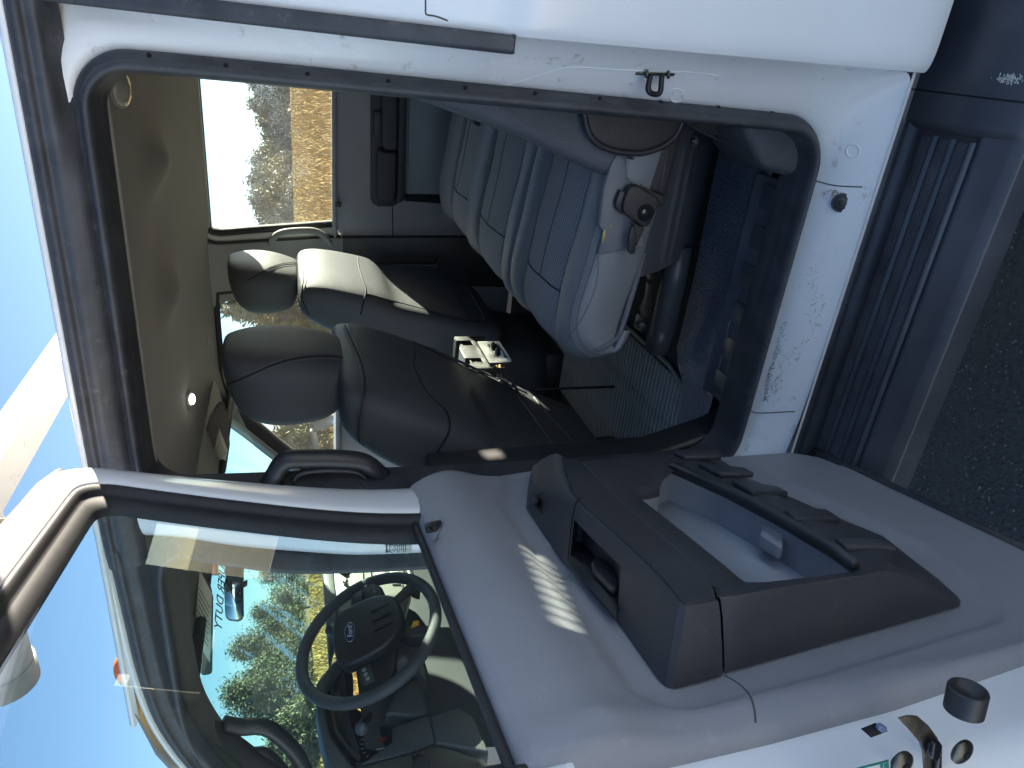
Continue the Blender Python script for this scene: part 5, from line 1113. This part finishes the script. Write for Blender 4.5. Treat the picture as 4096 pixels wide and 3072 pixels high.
for sg in (-1, 1):
    prism('wheel_spoke', [wp_(sg * a, b_, -.012) for a, b_ in ((.08, .045), (.19, .03), (.192, -.035), (.15, -.06), (.085, -.07))], wn * .022, mat('spoke_black', (.02, .02, .021), .4), SW, .006, 3)
    prism('spoke_buttons', [wp_(sg * a, b_, .011) for a, b_ in ((.105, .035), (.165, .025), (.165, -.005), (.105, .0))], wn * .004, mat('button_grey', (.07, .07, .068), .4) if sg < 0 else BLK, SW, .002)
    prism('lower_spoke', [wp_(sg * a, b_, -.012) for a, b_ in ((.06, -.08), (.085, -.085), (.125, -.155), (.095, -.17))], wn * .02, mat('spoke_black', (.02, .02, .021), .4), SW, .005, 3)
for k_, (a, b_) in enumerate(((-.150, .012), (-.135, .016), (-.118, .019))): disc('spoke_button', wp_(a, b_, .0152), wn, .006, GREY7, SW, .001, 14)
oval = [wp_(.0 + .034 * math.cos(t), .035 + .0145 * math.sin(t), .0402) for t in np.linspace(0, 2 * math.pi, 33)[:-1]]
em = prism('emblem', oval, wn * .0025, BLUE, SW, .0008)
tube('emblem_rim', [p + wn * .002 for p in oval], .0012, CHROME, SW, 6, close=True)
text('emblem_script', 'Ford', wp_(0, .034, .0432), -wv * -1, wu, .021, mat('emblem_white', (.8, .8, .8), .4), SW, .0003, font_shear=.35)
tube('steering_column', [wp_(0, 0, -.01), wp_(0, -.01, -.10), wp_(0, -.01, -.22)], [.045, .055, .06], BLK, SW, 18)
tube('shift_lever', [wp_(.05, .01, -.06), at(*bpx([(560, 845)])[0], Y=.62), at(*bpx([(495, 795)])[0], Y=.66)], [.012, .014, .019], BLK, SW, 12)
tube('turn_signal_stalk', spline([wp_(-.05, -.02, -.07), at(*bpx([(760, 1290)])[0], Y=.33), at(*bpx([(700, 1375)])[0], Y=.25), at(*bpx([(688, 1408)])[0], Y=.22)], 14), .011, BLK, SW, 10)
disc('stalk_end', at(*bpx([(690, 1408)])[0], Y=.215), (.5, -1, .1), .0165, mat('stalk_cap', (.05, .055, .065), .4), SW, .012, 24)
prism('column_shroud', [wp_(a, b_, -.05) for a, b_ in ((-.07, .05), (.07, .05), (.08, -.08), (-.08, -.08))], -wn * .16, DASHM, SW, .015, 3)
yt = empty('yellow_tag', by([(1020, 770)], .62)[0], TRK); prism('tag_card', by([(995, 795), (1010, 750), (1045, 745), (1048, 775)], .60), (-.001, .002, 0), YEL, yt, 0)
# steel guard behind the cab
CG = empty('cab_guard', (.48, .97, .9), TRK)
GS = mat('guard_steel', (.10, .10, .10), .6, var=.2)
box('guard_panel', (.48, .97, 1.390), (.006, 1.86, 1.0), GS, CG, .001); box('guard_top_rail', (.48, .97, 1.944), (.006, 1.86, .06), GS, CG, .001)
hy = [1.199 - i * .0301 for i in range(10)]; ey = [1.90] + [v for y in hy for v in (y + .0095, y - .0095)] + [.04]
for i in range(0, len(ey), 2): box('slot_web', (.48, (ey[i] + ey[i + 1]) / 2, 1.902), (.006, ey[i] - ey[i + 1], .0242), GS, CG, .0)
for y in (.10, 1.84): box('guard_post', (.48, y, 1.2), (.07, .06, 1.75), mat('guard_steel', (.10, .10, .10), .6, var=.2), CG, .008)
# ================================================================ ladder rack above the cab, clearance lamps
LR = empty('ladder_rack', (-.79, .97, 2.03), TRK)
cbz = 2.08; bx0 = -.753; bx1 = -.84
ce = box('rack_crossbar', ((bx0 + bx1) / 2 - .005, .93, 2.128), (.088, 2.45, .056), RACKW, LR, .006, seg=3)
for y, l_ in ((-.02, .05), (.10, .05)):
    tube('rack_bolt', [(-.80, y + .03, 2.06), (-.80, y + .03, 2.10)], .0055, RUSTY, LR, 8)
    disc('rack_nut', (-.80, y + .03, 2.085), (0, 0, -1), .010, RUSTY, LR, .009, 6, .0095)
prism('rack_plate', [(-.88, .02, 2.098), (-.74, .02, 2.098), (-.74, .20, 2.098), (-.88, .20, 2.098)], (0, 0, -.006), RACKW, LR, .002)
pt = [at(*p, Z=2.13) for p in a5([(0, 880), (110, 1090)])]
ty = pt[1][1]; tx = pt[1][0]
TB = loft('conduit_tube', [[np.array((x, ty + .055 * math.cos(t), 2.155 + .055 * math.sin(t))) for t in np.linspace(0, 6.283, 33)[:-1]] for x in (.9, -.6, tx + .03)], PVC, LR, cap0=True)
loft('tube_collar', [[np.array((x, ty + r_ * math.cos(t), 2.155 + r_ * math.sin(t))) for t in np.linspace(0, 6.283, 33)[:-1]] for x, r_ in ((tx + .035, .0555), (tx + .035, .060), (tx - .012, .060), (tx - .014, .057), (tx - .014, .02))], mat('collar_grey', (.24, .23, .21), .6, var=.15, vs=20), LR, cap1=True)
for y in (1.0, 1.9): box('rack_upright', (-.79, y, 2.06), (.05, .05, .10), RACKW, LR, .004)
for x, y in ((549, 2672), (852, 2252)):
    p = at(x, y, Y=.24 if x < 600 else .80) + np.array((0, 0, .022 if x < 600 else 0)); c_ = empty('clearance_lamp', p, TRK)
    nn = 20; rr = [[p + np.array((.045 * k_ * math.cos(t), .022 * k_ * math.sin(t), h)) for t in np.linspace(0, 6.283, nn + 1)[:-1]] for k_, h in ((1, -.012), (1, .0), (.85, .012), (.5, .02), (.1, .023))]
    loft('lamp_lens', rr, AMBER, c_, cap0=True, cap1=True)

# beads of water left in streaks by the wiper
def bead_mat():
    M = bpy.data.materials.new('water_bead'); M.use_nodes = True; T = M.node_tree; T.nodes.clear(); o = T.nodes.new('ShaderNodeOutputMaterial')
    a = T.nodes.new('ShaderNodeBsdfTransparent'); b = T.nodes.new('ShaderNodeBsdfRefraction'); b.inputs[0].default_value = (1, 1, 1, 1); b.inputs['Roughness'].default_value = .35; b.inputs['IOR'].default_value = .85; x = T.nodes.new('ShaderNodeMixShader'); x.inputs[0].default_value = .4
    T.links.new(a.outputs[0], x.inputs[1]); T.links.new(b.outputs[0], x.inputs[2]); T.links.new(x.outputs[0], o.inputs[0]); return M
V, F = [], []
for (x0, y0), (x1, y1), n_, sp_ in (((390, 270), (620, 480), 60, 14), ((480, 190), (1060, 450), 90, 12), ((580, 250), (1060, 600), 190, 14), ((620, 330), (1090, 690), 120, 12), ((540, 600), (950, 900), 240, 14), ((640, 600), (1000, 830), 160, 14), ((570, 850), (885, 1110), 170, 13), ((760, 900), (860, 1350), 60, 40), ((330, 980), (480, 1050), 40, 6), ((700, 1150), (900, 1500), 40, 45)):
    for i in range(int(n_ * .9)):
        t = RNG.random(); px = g5([(x0 + (x1 - x0) * t + RNG.normal(0, sp_ * .6), y0 + (y1 - y0) * t + RNG.normal(0, sp_))])[0]
        p = hit([wg], *px, -.0008)
        if p is None: continue
        r_ = RNG.gamma(2.0, .0011) + .001; k = len(V); nn = np.array((-.5, 0, .86)); e1 = np.array((0, 1.0, 0)); e2 = np.array((.86, 0, .5))
        for a_ in range(6): V.append(p + (e1 * math.cos(a_ * 1.047) + e2 * math.sin(a_ * 1.047)) * r_)
        V.append(p + nn * r_ * .6); F += [(k + a_, k + (a_ + 1) % 6, k + 6) for a_ in range(6)]
wd = mesh_obj('water_beads', V, F, bead_mat(), WS); tag(wd, 'streaks of water beads left by the wiper', kind='stuff')

# ================================================================ unseen underside and rear of the truck, added to shade the lot and the step
UC = mat('undercoat_black', (.02, .02, .02), .8, var=.3)
CH = empty('added_chassis', (1.0, .97, .45), TRK)
for y in (.55, 1.40): box('frame_rail', (.9, y, .50), (6.2, .09, .20), UC, CH, .01)
for x in (-1.2, -.2, .9, 2.2, 3.4): box('crossmember', (x, .97, .50), (.10, .76, .12), UC, CH, .01)
box('fuel_tank', (.15, .80, .40), (1.5, .40, .26), UC, CH, .04); box('transmission', (-1.1, .97, .48), (1.4, .45, .30), UC, CH, .05); box('far_step', (-.9, 1.97, .54), (2.2, .22, .09), RBM, CH, .02)
box('added_tool_box', (.55, 1.60, .42), (1.3, .40, .34), UC, CH, .02)
SBD = empty('added_service_body', (2.1, .97, .7), TRK)
for y in (.14, 1.80): box('side_locker', (2.15, y, .98), (3.1, .36, .80), WHITE, SBD, .02)
box('bed_floor', (2.15, .97, .72), (3.1, 1.3, .08), UC, SBD, .01); box('bed_tailboard', (3.68, .97, .98), (.05, 1.3, .5), WHITE, SBD, .01)
for x in (2.35, -2.45):
    for y in (.10, 1.84):
        WH = empty('wheel', (x, y, .42), TRK)
        loft('tyre', [[np.array((x + r_ * math.cos(t), y + dy, .42 + r_ * math.sin(t))) for t in np.linspace(0, 6.283, 41)[:-1]] for r_, dy in ((.24, -.11), (.36, -.12), (.41, -.10), (.42, 0), (.41, .10), (.36, .12), (.24, .11))], UC, WH)
        loft('rim', [[np.array((x + r_ * math.cos(t), y + dy, .42 + r_ * math.sin(t))) for t in np.linspace(0, 6.283, 41)[:-1]] for r_, dy in ((.245, -.11), (.22, -.09), (.12, -.04), (.02, -.03))], CHROME, WH, cap1=True)
# ================================================================ outdoors: pines, bushes, dry grass
BARK = mat('pine_bark', (.09, .06, .04), .9, var=.3, vs=12)
LV = [mat('pine_needles_a', (.085, .09, .035), .7, var=.4, vs=1.2), mat('pine_needles_b', (.115, .112, .042), .7, var=.4, vs=1.2), mat('pine_needles_hazed', (.27, .26, .19), .7, var=.4, vs=1.5)]  # third needle colour is lightened: haze and backlight put into it
def pine(name, base, h, r, label, seed, mi=0, dens=1.0, shape=1.0, low=.12, group=None, leaf=.22):
    rg_ = np.random.default_rng(seed); T = empty(name, base); tag(T, label, 'tree', group)
    b = np.array(base); top = b + np.array((rg_.normal(0, .03) * h, rg_.normal(0, .03) * h, h * .97))
    tube('trunk', [b + np.array((0, 0, -.1)), b * .5 + top * .5 + np.array((.02 * h, 0, 0)), top], [.035 * h * .6, .02 * h * .6, .004 * h], BARK, T, 8)
    V, F = [], []
    nb = int(46 * dens)
    limbs = []
    for i in range(nb):
        f = low + (1 - low) * (i + rg_.random()) / nb; z = f * h; a = rg_.random() * 6.283
        rad = r * (1 - ((f - low) / (1 - low)) ** 1.35 * .93) * rg_.uniform(.55, 1.12) * (.7 + .3 * min(1, (f - low) * 5))
        lift_ = rg_.uniform(-.02, .22) * rad
        tip = b + np.array((math.cos(a) * rad, math.sin(a) * rad, z + lift_)); st0 = b + (top - b) * (f * .97); limbs.append((st0, tip))
        m_ = max(3, int(10 * dens * (.5 + rad / r)))
        for j in range(m_):
            t = rg_.uniform(.3, 1.06); c = st0 * (1 - t) + tip * t + rg_.normal(0, .055 * r, 3)
            for k in range(int(18)):
                d = rg_.normal(0, 1, 3); d /= np.linalg.norm(d); e = rg_.normal(0, 1, 3); e -= d * (e @ d); e /= np.linalg.norm(e)
                cc_ = c + rg_.normal(0, .06 * r, 3); l = leaf * rg_.uniform(.5, 1.25); w_ = l * .22; i0 = len(V)
                V += [cc_ - e * w_, cc_ + d * l, cc_ + e * w_]; F.append((i0, i0 + 1, i0 + 2))
    o = mesh_obj('crown', V, F, LV[mi], T, False)
    BV, BF = [], []
    for i, (s0, t0) in enumerate(limbs[::2]):
        w_ = .008 * h; k = len(BV); BV += [s0 + np.array((0, 0, w_)), s0 - np.array((0, 0, w_)), s0 + np.array((w_, w_, 0)), t0]; BF += [(k, k + 1, k + 3), (k + 1, k + 2, k + 3), (k + 2, k, k + 3)]
    mesh_obj('limb', BV, BF, BARK, T, False)
    return T
def ground_at(x, D_):      # ground point along the picture column, at horizontal distance D_
    d = ray(x[0], x[1]); hd = math.hypot(d[0], d[1]); return np.array((CAM[0] + d[0] / hd * D_, CAM[1] + d[1] / hd * D_, 0.0))
def tree_px(px_top, D_, r, label, seed, **k):
    g = ground_at(px_top, D_); d = ray(*px_top); hd = math.hypot(d[0], d[1]); top = 1.6 + d[2] / hd * D_
    return pine('pine_tree', tuple(g), top, r, label, seed, **k)
# pines ahead, seen through the windshield
tree_px((1040, 2300), 156, 6.5, 'leftmost slim pine seen through the wiped windshield, next to the rear view mirror', 11, leaf=.42, mi=0, dens=.9)
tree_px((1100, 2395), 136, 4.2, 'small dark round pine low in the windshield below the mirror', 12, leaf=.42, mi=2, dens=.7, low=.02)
tree_px((1010, 2455), 150, 7.5, 'pine with an uneven top just right of the rear view mirror', 13, leaf=.42, mi=0, dens=1.0)
tree_px((930, 2600), 129, 8.2, 'tall olive green pine in the middle of the windshield', 14, leaf=.42, mi=1, dens=1.4)
tree_px((1000, 2690), 112, 6.5, 'bushy pine standing between the two tallest windshield pines', 15, leaf=.42, mi=1, dens=1.1, low=.03)
tree_px((905, 2790), 102, 8.0, 'tallest pine, at the outer end of the windshield by the pillar handle', 16, leaf=.42, mi=0, dens=1.5)
tree_px((1130, 2900), 75, 4.2, 'low bright green bushy pine above the instrument hood', 17, leaf=.42, mi=1, dens=1.0, low=.01)
tree_px((1090, 2990), 88, 5.5, 'pine showing through the loop of the pillar grab handle', 18, leaf=.42, mi=0, dens=1.0, low=.02)
# pines beyond the far side of the truck
tree_px((925, 1225), 17, 1.5, 'pale pine branch top behind the passenger headrest', 21, mi=1, dens=1.0, low=.1)
tree_px((1090, 1310), 26, 2.6, 'rounded olive pine between the two front headrests', 22, mi=1, dens=1.1, low=.03)
tree_px((1100, 1745), 30, 2.0, 'small pine beside the far door mirror', 23, mi=1, dens=.8, low=.05)
far = [(965, 210, 88, 4.2), (985, 262, 80, 3.6), (1000, 330, 84, 4.0), (1030, 372, 90, 3.4), (1000, 415, 78, 3.4), (1035, 480, 82, 4.0), (1060, 540, 90, 4.0), (1015, 640, 76, 4.4), (1000, 720, 70, 4.2), (1010, 790, 66, 3.8), (1030, 860, 72, 4.2), (1045, 930, 70, 4.0)]
nth = ['first', 'second', 'third', 'fourth', 'fifth', 'sixth', 'seventh', 'eighth', 'ninth', 'tenth', 'eleventh', 'twelfth']
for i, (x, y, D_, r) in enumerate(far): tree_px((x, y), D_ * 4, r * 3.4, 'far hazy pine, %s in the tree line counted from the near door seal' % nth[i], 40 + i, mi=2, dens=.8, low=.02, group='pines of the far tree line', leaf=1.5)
# bare dry bushes in the field
TW = mat('dry_twig', (.20, .14, .07), .9)
def bush(base, h, label, seed, n=26):
    rg_ = np.random.default_rng(seed); B = empty('dry_bush', base); tag(B, label, 'bush', 'bare bushes in the dry field'); V, F = [], []; b = np.array(base)
    def seg(a, c, w_):
        d = c - a; u = np.cross(d, [.3, .5, .8]); u = u / (np.linalg.norm(u) + 1e-9) * w_; v = np.cross(d, u); v = v / (np.linalg.norm(v) + 1e-9) * w_
        k = len(V); V.extend([a + u, a - .5 * u + .87 * v, a - .5 * u - .87 * v, c]); F.extend([(k, k + 1, k + 3), (k + 1, k + 2, k + 3), (k + 2, k, k + 3)])
    for i in range(n):
        a_ = rg_.random() * 6.283; sp_ = rg_.uniform(.1, .75); p = b.copy(); d = np.array((math.cos(a_) * sp_, math.sin(a_) * sp_, 1.0)); L_ = h * rg_.uniform(.5, 1.05) / 4
        for s_ in range(4):
            p2 = p + d * L_ + rg_.normal(0, .12 * L_, 3); seg(p, p2, .006 * h * (1 - s_ * .2))
            for t in range(2):
                e = d + rg_.normal(0, .6, 3); seg(p2, p2 + e * L_ * .6, .0025 * h)
            p = p2
    mesh_obj('branches', V, F, TW, B, False); return B
bush(tuple(ground_at((1300, 620), 11)), 1.05, 'bare branched bush nearest the lower edge of the far window', 61)
bush(tuple(ground_at((1250, 760), 13)), 1.2, 'bare spindly bush in the front half of the far window', 62)
bush(tuple(ground_at((1290, 850), 10)), .85, 'bare low bush at the front corner of the far window', 63)
bush(tuple(ground_at((1270, 2680), 12)), 1.1, 'bare bush in the golden field behind the steering wheel rim', 64)
# dry grass
def grass(n, gen, seed, hh):
    rg_ = np.random.default_rng(seed); V, F = [], []
    for i in range(n):
        x, y, D_ = gen(rg_); 
        for j in range(3):
            a_ = rg_.random() * 6.283; w_ = .010 + .0012 * D_; h = hh * rg_.uniform(.4, 1.15); ox, oy = rg_.normal(0, .06 + .004 * D_, 2); lx, ly = rg_.normal(0, .35 * h, 2); k = len(V)
            V.extend([(x + ox + math.cos(a_) * w_, y + oy + math.sin(a_) * w_, -.02), (x + ox - math.cos(a_) * w_, y + oy - math.sin(a_) * w_, -.02), (x + ox + lx, y + oy + ly, h)]); F.append((k, k + 1, k + 2))
    return V, F
def gR(r):
    D_ = 7 + 230 * r.random() ** 2.2; a = math.radians(r.uniform(-4, 34)); return CAM[0] - D_ * math.sin(a), CAM[1] + D_ * math.cos(a), D_
def gF(r):
    D_ = 8 + 130 * r.random() ** 2.0; a = math.radians(r.uniform(34, 62)); return CAM[0] - D_ * math.sin(a), CAM[1] + D_ * math.cos(a), D_
GRS = mat('dry_grass', (.40, .265, .075), .9, var=.35, vs=.8)
V1, F1 = grass(34000, gR, 71, .42); V2, F2 = grass(24000, gF, 72, .42)
keep = lambda p: not (p[1] < 4.3 and -14.2 < p[0] < 20)
F2 = [tuple(i + len(V1) for i in f) for f in F2]; VV = V1 + V2; FF = [f for f in F1 + F2 if keep(VV[f[0]])]
gr = mesh_obj('dry_grass', VV, FF, GRS, None, False); tag(gr, 'tall golden dry grass covering the field', kind='stuff')
bpy.context.view_layer.update()
